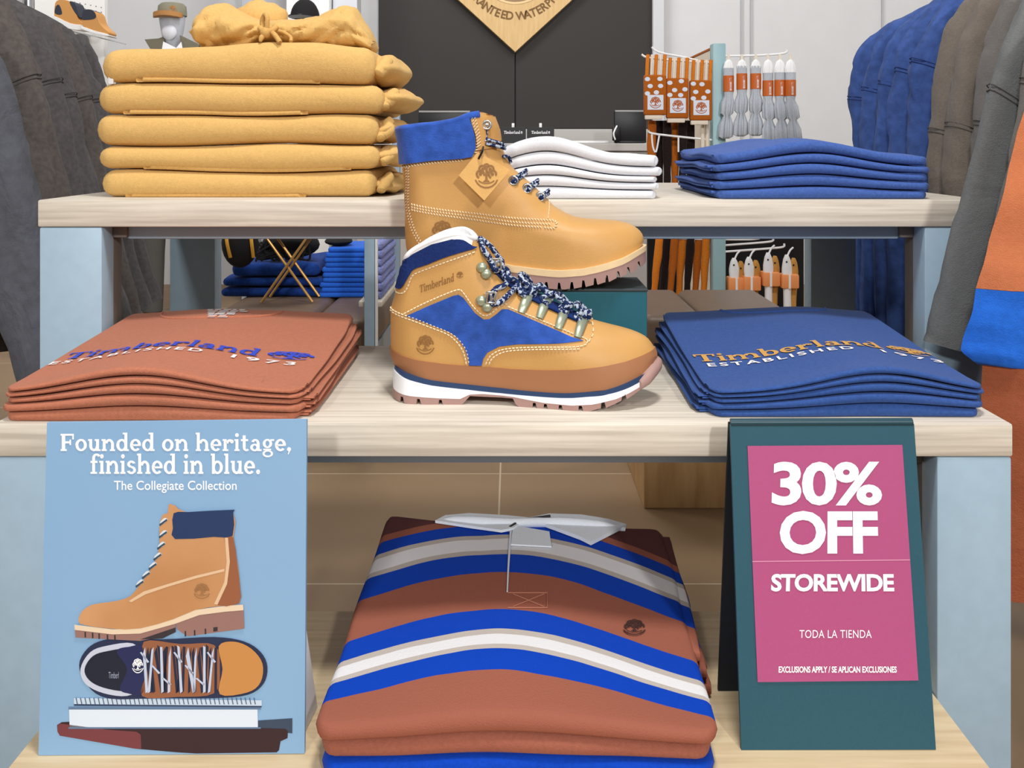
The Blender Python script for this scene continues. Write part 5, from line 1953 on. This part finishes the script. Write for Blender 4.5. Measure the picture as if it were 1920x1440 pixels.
def sock_strip(label, name, group, cols, y_top, y_bot, d, w, material, th=.02, seed=0, lean=0):
    """a sock hanging flat, wavy; cols = centre column at the top"""
    rings = []
    for i in range(13):
        u = i / 12
        py = y_top + (y_bot - y_top) * u
        c = P(cols + lean * u + 1.2 * wn(u * 4, seed, 0, 1), py, d)
        ww = w * (.75 + .25 * math.sin(math.pi * min(1, u * 1.1 + .1))) * (1 + .15 * wn(u * 6, seed, 3, 1))
        rings.append([c + Vector((math.cos(a) * ww / 2, math.sin(a) * th / 2, 0)) for a in [2 * math.pi * k / 12 for k in range(12)]])
    r = thing(name, label, 'sock', P(cols, y_bot, d), group)
    MB().loft(rings).build('leg', material, r, auto=80)
    return r


def disc(mb, c, rx, rz, n=14, dy=0):
    mb.flat([Vector(c) + Vector((rx * math.cos(2 * math.pi * i / n), dy, rz * math.sin(2 * math.pi * i / n))) for i in range(n)])


# three orange packs with pale dots and a square emblem patch
random.seed(11)
PATCH = mat('pale_patch', (216, 222, 234), rough=.8)
for i, (cx_, yt, yb, lab) in enumerate(((1229, 140, 216, 'orange dotted sock pack furthest from the blue stand post'), (1271, 146, 222, 'orange dotted sock pack in the middle of the three'), (1315, 150, 226, 'orange dotted sock pack against the blue stand post'))):
    d = dS - .032 + i * .002
    r = thing('sock_pack', lab, 'socks', P(cx_, yb, d), 'orange dotted sock packs')
    x0, x1, z1, z0 = X(cx_ - 21, d), X(cx_ + 21, d), Z(yt, d), Z(yb, d)
    MB().rbox(x0, x1, d, d + .025, z0, z1, .006, 3).build('sock', ORANGE_D, r)
    mb = MB()
    for k in range(6):
        px_, py_ = cx_ - 13 + (k % 2) * 22 + random.uniform(-4, 4) + (k // 2 % 2) * 7 - 4, yt + 8 + (k // 2) * 13 + random.uniform(-2, 2)
        disc(mb, P(min(max(px_, cx_ - 15), cx_ + 15), py_, d - .0006), .0085, .0068)
    mb.build('dot', PATCH, r, smooth=False)
    MB().rbox(X(cx_ - 15, d), X(cx_ + 15, d), d - .0015, d + .002, Z(yt + 66, d), Z(yt + 38, d), .001).build('patch', PATCH, r, smooth=False)
    place(tree_mark(), cx_ - 11, yt + 63, cx_ + 11, yt + 41, lambda a, b: P(a, b, d - .0019)).build('emblem', mat('orange_mark', (178, 92, 40), rough=.7), r, smooth=False)
    MB().rbox(X(cx_ - 19, d), X(cx_ + 14, d), d + .004, d + .02, Z(yb + 8, d), Z(yb - 1, d), .003).build('toe_edge', CREAMK, r)
    for k in range(5):
        a = cx_ - 16 + k * 8
        MB().tube([P(a, yt + 2, d + .010), P(a + 1, yt - 22, d + .016), P(a + 2, yt - 37, d + .022)], .0048 if k % 2 else .006, seg=8).build('hang_loop', (CREAMK if k % 2 else ORANGE), r)
# dark socks below the packs
for i in range(6):
    sock_strip('black and brown sock hanging below the orange packs, %s from the blue post' % ('sixth', 'fifth', 'fourth', 'third', 'second', 'first')[i], 'hanging_sock', 'dark socks on the lower hook', 1222 + i * 14.5, 226, 345, dS + .03 + (i % 2) * .03, .030, DARKK if i % 3 else ORANGE_D, seed=i * 2)
for i in range(2):
    sock_strip(('cream sock beside the blue stand post', 'cream sock just off the blue stand post')[i], 'hanging_sock', 'cream socks on the lower hook', 1326 - i * 9, 224, 335, dS + .02, .014, CREAMK, seed=i * 3 + 30)
# six grey bunches with copper bands
for i, (cx_, b0, b1) in enumerate(((1366, 142, 172), (1391, 138, 168), (1417, 138, 167), (1440, 151, 180), (1462, 150, 180), (1482, 150, 180))):
    d = dS + .01 - i * .012 - .03
    r = thing('sock_bundle', 'bundle of pale grey socks with a copper band, %s from the blue post' % ('first', 'second', 'third', 'fourth', 'fifth', 'sixth')[i], 'socks', P(cx_, 245, d), 'grey sock bundles')

    def ring(py, w, th, wob_=0.0, sh_=0.0):
        return [P(cx_ + sh_, py, d) + Vector((math.cos(a) * w * .88 * (1 + wob_ * math.sin(a * 9 + i)), math.sin(a) * th * (1 + wob_ * math.cos(a * 9 + i)), 0)) for a in [2 * math.pi * k / 54 for k in range(54)]]
    dx = (i - 2) * 1.6
    MB().loft([ring(112, .004, .006), ring(116, .012, .010, .1), ring(128, .018, .013, .08), ring(b0 - 14, .019, .014, .05)]).build('header', WHITE, r, auto=60)
    MB().loft([ring(b0 - 14, .0185, .014), ring(b0, .018, .014), ring(b1, .018, .014), ring(b1 + 8, .015, .012, .1), ring(b1 + 20, .0205, .017, .20, dx * .4), ring(b1 + 40, .0195, .016, .26, dx), ring(b1 + 45, .012, .010, .1, dx), ring(b1 + 62, .0205, .016, .30, dx * 1.3), ring(b1 + 84, .020, .015, .42, dx * 1.7), ring(b1 + 88, .010, .008, .3, dx * 1.8)]).build('socks', GREYK, r, auto=80)
    MB().loft([ring(b0, .0192, .0152), ring(b1, .0192, .0152)]).build('band', COPPER, r, auto=60)
    place(slab('Timberland'), cx_ + 2, b1 - 2, cx_ + 6, b0 + 3, lambda a, b: P(a, b, d - .0158)).build('band_print', WHITE_PRINT, r, smooth=False)
    MB().tube([P(cx_, 114, d), P(cx_, 102, d + .004)], .004, seg=6).build('loop', CREAMK, r)
# orange and black socks seen under the tall table
for i in range(7):
    sock_strip('orange and black sock hanging under the tall table, %s from the blue post' % ('seventh', 'sixth', 'fifth', 'fourth', 'third', 'second', 'first')[i], 'hanging_sock', 'orange and black socks on the lowest hook', 1238 + i * 14.5, 432, 552, dS + .04 + (i % 2) * .02, .027, (ORANGE, DARKK, ORANGE_D, ORANGE, DARKK, ORANGE_D, ORANGE)[i], seed=i * 2.2 + 60, lean=-12 + i)
MB().rbox(X(1214, 3.75), X(1346, 3.75), 3.74, 3.77, 0, Z(380, 3.75), .003).single('backing_board', BLACK_MATTE, 'black low board behind the orange and black socks', 'board', smooth=False)
MB().rbox(X(1354, 3.75), X(1506, 3.75), 3.74, 3.77, 0, Z(380, 3.75), .003).single('backing_board', BLACK_MATTE, 'black low board behind the white and tan socks', 'board', smooth=False)
# white and tan paired socks
TANK = fabric('tan_knit', (196, 142, 70), var=.1)
for i, (cx_, yt, yb, lab) in enumerate(((1380, 484, 560, 'first'), (1408, 482, 560, 'second'), (1444, 474, 566, 'third'), (1479, 478, 575, 'fourth'))):
    d = dS + .0 - i * .01
    r = thing('sock_pair', 'white and tan sock pair in a peach band, %s from the blue post' % lab, 'socks', P(cx_, yb, d), 'white and tan sock pairs')
    for k, (m_, off, dd, nm) in enumerate(((WHITE, -4, 0, 'white_sock'), (TANK, 9, .02, 'tan_sock'))):
        rings = []
        for j in range(13):
            u = j / 12
            py = yt + (6 if k else 0) + (yb - yt) * u
            w = .0045 + .013 * min(1, math.sqrt(u * 3.2)) * (1 if u < .25 else max(.6, 1 - (u - .25) * .8))
            rings.append([P(cx_ + off * (1 - .3 * u), py, d + dd) + Vector((math.cos(a) * w, math.sin(a) * .012, 0)) for a in [2 * math.pi * q / 12 for q in range(12)]])
        MB().loft(rings).build(nm, m_, r, auto=80)
        MB().ball(P(cx_ + off, yt + 13 + k * 6, d + dd - .0125), .003, .002, .003, seg=8, rings=6).build('hole', BLACK, r)
    MB().rbox(X(cx_ - 15, d), X(cx_ + 17, d), d - .016, d + .034, Z(yt + 62, d), Z(yt + 36, d), .004).build('band', PEACH, r)
    MB().rbox(X(cx_ - 3, d), X(cx_ + 1, d), d - .0175, d - .0155, Z(yt + 62, d), Z(yt + 36, d), .0005).build('band_stripe', WHITE, r, smooth=False)
    MB().tube([P(cx_ - 3, yt + 3, d), P(cx_ + 2, yt - 8, d + .005), P(cx_ + 8, yt - 14, d + .01)], .003, seg=6).build('hook_loop', WHITE, r)

# ---------------------------------------------------------------- blue stand behind the table, with piles, bag and stool
LILAC = fabric('lilac_check', (128, 136, 190), var=.4, vscale=220)
dG = 2.5
t = thing('shelf_stand', 'pale blue steel shelf stand between the blue piles and the hiking boot', 'shelf stand', (X(715, dG), dG + .3, 0))
MB().rbox(X(683, dG), X(702, dG), dG, dG + .03, 0, E - .04, .002).build('post', BLUE_STEEL, t)
MB().rbox(X(703, dG), X(706, dG), dG + .002, dG + .03, 0, E - .04, .001).build('post_edge', WHITE, t)
MB().rbox(X(735, 2.9), X(749, 2.9), 2.9, 2.93, 0, Z(148, 2.9), .002).build('post', GREY_STEEL, t)
MB().rbox(-.412, -.349, dG + .031, 2.899, E - .445, E - .430, .002).build('shelf', OAK, t)
for i in range(7):
    z = E - .4296 + i * .0222
    slab_cloth(-.405, -.353 + .003 * (i % 2), 2.56, 2.86, lambda x, y: z, lambda x, y: z + .0212, r=.008, nx=6, ny=14, wob=.001, seed=i).single('folded_check_shirt', LILAC, 'lilac checked folded shirt, %s of the pile on the shelf stand' % ('lowest', 'second from below', 'third from below', 'middle one', 'third from the top', 'second from the top', 'topmost')[i], 'shirt', 'folded checked shirts')

DKBLUE = fabric('deep_blue_fleece', (24, 58, 130), var=.2, vscale=120)
BRBLUE = fabric('bright_blue_jersey', (40, 100, 206), var=.08, vscale=120)
zB = E - .493
dpl = 2.98
hts = [0, .032, .064, .112]
for k in range(3):
    z0, z1 = zB + hts[k] + .0004, zB + hts[k + 1] - .001
    x0, x1 = X(412 + (0, 4, 22)[k], dpl), X(612 - (0, 3, 14)[k], dpl)
    slab_cloth(x0, x1, dpl, dpl + .28, lambda x, y: z0 + (.002 * wn(x * 9, y * 9, k, 1) + .002 if k else 0), lambda x, y: z1 + .003 * wn(x * 9, y * 9, k + 1, 1) - .003 + (.010 * wn(x * 14, y * 6, 5, 1) if k == 2 else 0), r=.014, nx=26, ny=14, wob=.004, seed=k * 5).single(
        'folded_fleece', DKBLUE, 'deep blue folded fleece on the far bench, %s of its pile' % ('lowest', 'middle one', 'rumpled topmost')[k], 'fleece', 'deep blue fleeces')
for k in range(10):
    z0 = zB + k * .0158 + .0003
    j = .004 * math.sin(k * 2.3)
    slab_cloth(X(598 + k * 1.6, dpl) + j, X(690, dpl) - .002, dpl - .01 + abs(j), dpl + .2, lambda x, y: z0, lambda x, y: z0 + .0150, r=.006, nx=10, ny=12, wob=.002, seed=k * 3).single(
        'folded_shirt', BRBLUE, 'bright blue folded shirt %s in the tall pile on the far bench' % ('at the bottom', 'second from the bottom', 'third from the bottom', 'fourth from the bottom', 'just below the middle', 'just above the middle', 'fourth from the top', 'third from the top', 'second from the top', 'at the top')[k], 'shirt', 'bright blue folded shirts')
GOLD = mat('gold_rod', (196, 150, 84), rough=.35, metal=.5)
YEL = mat('mustard_strap', (206, 152, 48), rough=.7)
t = thing('folding_stand', 'small folding stand with crossed gold legs in front of the blue fleeces', 'stand', P(540, 560, 2.84))
zf = zB + .0005
for (a, b), (c, e_) in (((490, 556), (575, 446)), ((586, 556), (500, 446))):
    p0, p1 = P(a, b, 2.86 if a < 500 else 2.868), P(c, e_, 2.86 if a < 500 else 2.868)
    p0.z = zf + .004
    MB().tube([p0, p1], .0042, seg=8).build('leg', GOLD, t)
    MB().tube([p0 + Vector((0, .10, 0)), p1 + Vector((0, .10, 0))], .0042, seg=8).build('leg', GOLD, t)
MB().rbox(X(496, 2.86), X(582, 2.86), 2.855, 2.975, Z(447, 2.86), Z(436, 2.86), .004).build('seat', BLACK_MATTE, t)
tb_ = thing('backpack', 'black backpack with mustard straps hanging under the tall table edge', 'backpack', P(450, 500, 2.8))
c = P(450, 455, 2.82)
mb = MB()
mb.ball(c, .055, .04, .075, seg=18, rings=12)
mb.build('bag', BLACK_MATTE, tb_)
for a, b in ((424, 432), (470, 475)):
    MB().tube([P(a, 438, 2.785), P(a + 2, 458, 2.775), P(b, 483, 2.783)], .0052, seg=8, flat=.5).build('strap', YEL, tb_)
MB().tube([P(450, 424, 2.82), P(452, 405, 2.82), P(455, 424, 2.82)], .004, seg=6).build('handle', BLACK, tb_)
mb = MB()
random.seed(2)
for i in range(26):
    mb.tube([P(480 + random.uniform(0, 90), 448 + random.uniform(0, 10), 3.02 + random.uniform(0, .03)), P(475 + random.uniform(0, 100), 470 + random.uniform(0, 20), 3.02), P(480 + random.uniform(0, 100), 455 + random.uniform(0, 30), 3.03)], .004, seg=6)
c = P(545, 458, 3.06)
mb.ball(c, .095, .05, .045, seg=20, rings=10)
mb.single('dark_scarf', BLACK_MATTE, 'heap of black knitwear lying on the deep blue fleeces', 'knitwear')
MB().ball(P(635, 452, 3.04), .045, .05, .014, seg=18, rings=8).single('flat_cap', BLACK_MATTE, 'black cap lying on the bright blue shirts', 'cap')

# ---------------------------------------------------------------- far left: wall shelf with shoes, mannequin, caps
PEG = mat('peg_white', (238, 238, 236), rough=.6)
CLEAR = mat('clear_bracket', (220, 222, 224), rough=.15, trans=.6)
dW = 3.6
t = thing('peg_board', 'white pegboard panel carrying the small tan shoes', 'pegboard', (X(150, dW + .1), dW + .1, 0))
MB().rbox(X(60, dW + .1), X(196, dW + .1), dW + .1, dW + .13, 0, 2.4, .002).build('board', PEG, t, smooth=False)
mb = MB()
for i in range(6):
    for j in range(5):
        p = P(140 + i * 10, 4 + j * 9 + i * 2, dW + .0995)
        disc(mb, p, .0028, .0028, 10)
mb.build('hole', mat('hole_grey', (150, 150, 150), rough=.9), t, smooth=False)
SHOET = mat('shoe_tan', (206, 148, 82), rough=.6)
SHOED = mat('shoe_navy', (52, 56, 68), rough=.8)


def small_shoe(label, pts_u, pts_c, sole_pts, d, th, hint):
    t = thing('display_shoe', label, 'shoe', P(hint[0], hint[1], d), 'tan shoes on the pegboard')
    def body(pts, k, w):
        q = [P(a, b, d) for a, b in pts]
        return MB().prism([p + Vector((0, -w / 2, 0)) for p in q], (0, w, 0))
    def soft(name, pts, w, m_):
        bm = bmesh.new()
        mb = body(smooth2(pts), 0, w)
        o = mb.build(name, m_, t, auto=30)
        md = o.modifiers.new('bevel', 'BEVEL')
        md.width = w * .3
        md.segments = 3
        bm.free()
        return o
    soft('upper', pts_u, th, SHOET)
    for pc in pts_c:
        soft('collar', pc, th * 1.02, SHOED)
    soft('sole', sole_pts, th * 1.08, WHITE)
    return t


def smooth2(pts):
    return [(p[0], p[1]) for p in smooth_line([(a, b, 0) for a, b in pts], 3, closed=True)]


small_shoe('tan high shoe with dark heel on the pegboard above the charcoal jackets', [(110, 30), (112, 8), (122, 2), (140, 6), (148, 22), (156, 40), (164, 50), (140, 48), (112, 32)],
           [[(111, 28), (113, 14), (120, 12), (125, 29)], [(138, 6), (148, 8), (155, 26), (158, 36), (148, 26)]], [(108, 31), (140, 46), (166, 50), (166, 57), (140, 56), (108, 36)], dW - .02, .07, (135, 57))
small_shoe('tan low shoe with navy collar at the outer edge of the pegboard', [(162, 40), (164, 24), (186, 24), (194, 44), (202, 54), (211, 62), (208, 67), (186, 60), (164, 52)],
           [[(162, 38), (163, 25), (170, 20), (182, 22), (188, 32), (184, 38), (168, 40)]], [(162, 52), (186, 60), (209, 66), (209, 70), (186, 65), (162, 57)], dW - .10, .07, (188, 70))
for i, (lab, a, b, dd) in enumerate((('clear shelf bracket under the tan high shoe', 130, 54, dW - .02), ('clear shelf bracket under the tan low shoe', 182, 66, dW - .10))):
    c = P(a, b + 6, dd)
    MB().prism([P(a - 26, b - 4, dd - .05), P(a + 2, b + 3, dd - .05), P(a + 2, b + 5, dd - .05), P(a - 26, b - 2, dd - .05)], (0, dW + .099 - dd + .05, 0)).single('shelf_bracket', CLEAR, lab, 'bracket', smooth=False)

dm = 4.7
t = thing('mannequin', 'white faceless mannequin in a grey cap and olive coat near the white back wall', 'mannequin', (X(322, dm), dm, 0))
SKINW = mat('mannequin_white', (196, 200, 208), rough=.45)
OLIVE = fabric('olive_coat', (112, 106, 90), var=.1)
s_ = dm / F
hx = X(323, dm)


def mring(px_w, py, dep, off=0.0):
    return [Vector((hx + off + px_w * s_ * math.cos(a), dm + dep * s_ * math.sin(a), Z(py, dm))) for a in [2 * math.pi * k / 20 for k in range(20)]]


MB().loft([mring(17, 112, 17), mring(14, 98, 14), mring(13, 90, 14), mring(15, 80, 20), mring(18, 66, 25), mring(21, 50, 27), mring(23, 36, 27), mring(22, 20, 25), mring(12, 8, 14)]).build('head', SKINW, t, auto=70)
MB().ball((hx + 2 * s_, dm - 22 * s_, Z(63, dm)), 14 * s_, 8 * s_, 15 * s_).build('face', mat('face_white', (222, 224, 230), rough=.4), t)
MB().loft([mring(26, 30, 29), mring(26, 24, 29), mring(25, 12, 27), mring(20, 7, 21), mring(8, 5, 9)]).build('cap_crown', fabric('cap_grey', (142, 138, 118), var=.06), t, auto=70)
mb = MB()
mb.loft([[Vector((hx + 27 * s_ * math.cos(a), dm - 20 * s_ + 26 * s_ * math.sin(a) * (1.0 if math.sin(a) < 0 else .2), Z(z, dm) + .006 * math.cos(a) ** 2 * -1)) for a in [2 * math.pi * k / 24 for k in range(24)]] for z in (34, 29, 25.5)])
mb.build('cap_brim', mat('brim_tan', (186, 132, 76), rough=.7), t, auto=60)
place(tree_mark(), 317, 22, 331, 10, lambda a, b: P(a, b, dm - 27.6 * s_)).build('cap_emblem', mat('brim_tan', (186, 132, 76)), t, smooth=False)
co = [(112, 20, 18), (116, 40, 26), (124, 72, 34), (150, 84, 40), (240, 82, 44), (330, 80, 44)]
MB().loft([mring(w, py, dp) for py, w, dp in co]).build('coat', OLIVE, t, auto=70)
for s in (-1, 1):
    MB().prism([P(323 + s * 14, 66 if s > 0 else 68, dm - .05), P(323 + s * 26, 72, dm - .06), P(323 + s * 52, 84 if s > 0 else 74, dm - .07), P(323 + s * 34, 104, dm - .12), P(323 + s * 18, 112, dm - .12)], (0, .03, 0)).build('lapel', OLIVE, t, smooth=False)
MB().prism([P(306, 78, dm - .075), P(330, 90, dm - .085), P(340, 78, dm - .07), P(346, 112, dm - .125), P(300, 112, dm - .125)], (0, .02, 0)).build('shirt', WHITE, t, smooth=False)
for s in (-1, 1):
    MB().tube([(hx + s * .10, dm, Z(325, dm)), (hx + s * .10, dm, .30), (hx + s * .10, dm, .005)], [.085, .06, .05], seg=14).build('leg', mat('trouser_grey', (90, 88, 84), rough=.9), t)
    MB().tube([(hx + s * 82 * s_, dm, Z(140, dm)), (hx + s * 98 * s_, dm, Z(230, dm)), (hx + s * 96 * s_, dm - .02, Z(330, dm))], [.05, .05, .04], seg=12).build('arm', OLIVE, t)

# caps on a white stand
dc = 4.9
t = thing('cap_stand', 'white wall unit behind the gathered hood, with a black cap on it', 'wall unit', (X(560, dc), dc + .1, 0))
MB().rbox(X(528, dc), X(610, dc), dc + .1, dc + .3, 0, 2.4, .004).build('column', PEG, t, smooth=False)
MB().rbox(X(440, dc), X(462, dc), dc + .12, dc + .3, 0, 2.4, .004).build('side_column', mat('unit_grey', (176, 180, 188), rough=.6), t, smooth=False)
MB().rbox(X(613, dc), X(660, dc), dc + .16, dc + .3, 0, 2.4, .004).build('side_column', mat('unit_pale', (206, 209, 216), rough=.6), t, smooth=False)
MB().tube([(X(572, dc), dc + .1, Z(26, dc)), (X(572, dc), dc + .02, Z(24, dc))], .006, seg=8).build('peg', WHITE, t)
dc = 4.85
t = thing('baseball_cap', 'black cap with small tan badge above the camel hood', 'cap', P(572, 34, dc))
rr = []
for j in range(8):
    a = j / 7 * math.pi / 2
    rr.append([P(572, 34, dc) + Vector((27 * dc / F * math.cos(a) * math.cos(b), .085 * math.cos(a) * math.sin(b) - .0, 36 * dc / F * math.sin(a))) for b in [2 * math.pi * k / 20 for k in range(20)]])
MB().loft(rr).build('crown', BLACK_MATTE, t, auto=80)
MB().loft([[P(572, 34, dc) + Vector((26 * dc / F * math.cos(b), -.05 + .11 * min(math.sin(b), .2), dz)) for b in [2 * math.pi * k / 20 for k in range(20)]] for dz in (-.004, .002)]).build('peak', BLACK, t, auto=60)
MB().ball(P(567, 29, dc - .088), .010, .004, .008).build('badge', mat('badge_tan', (200, 150, 100), rough=.6), t)
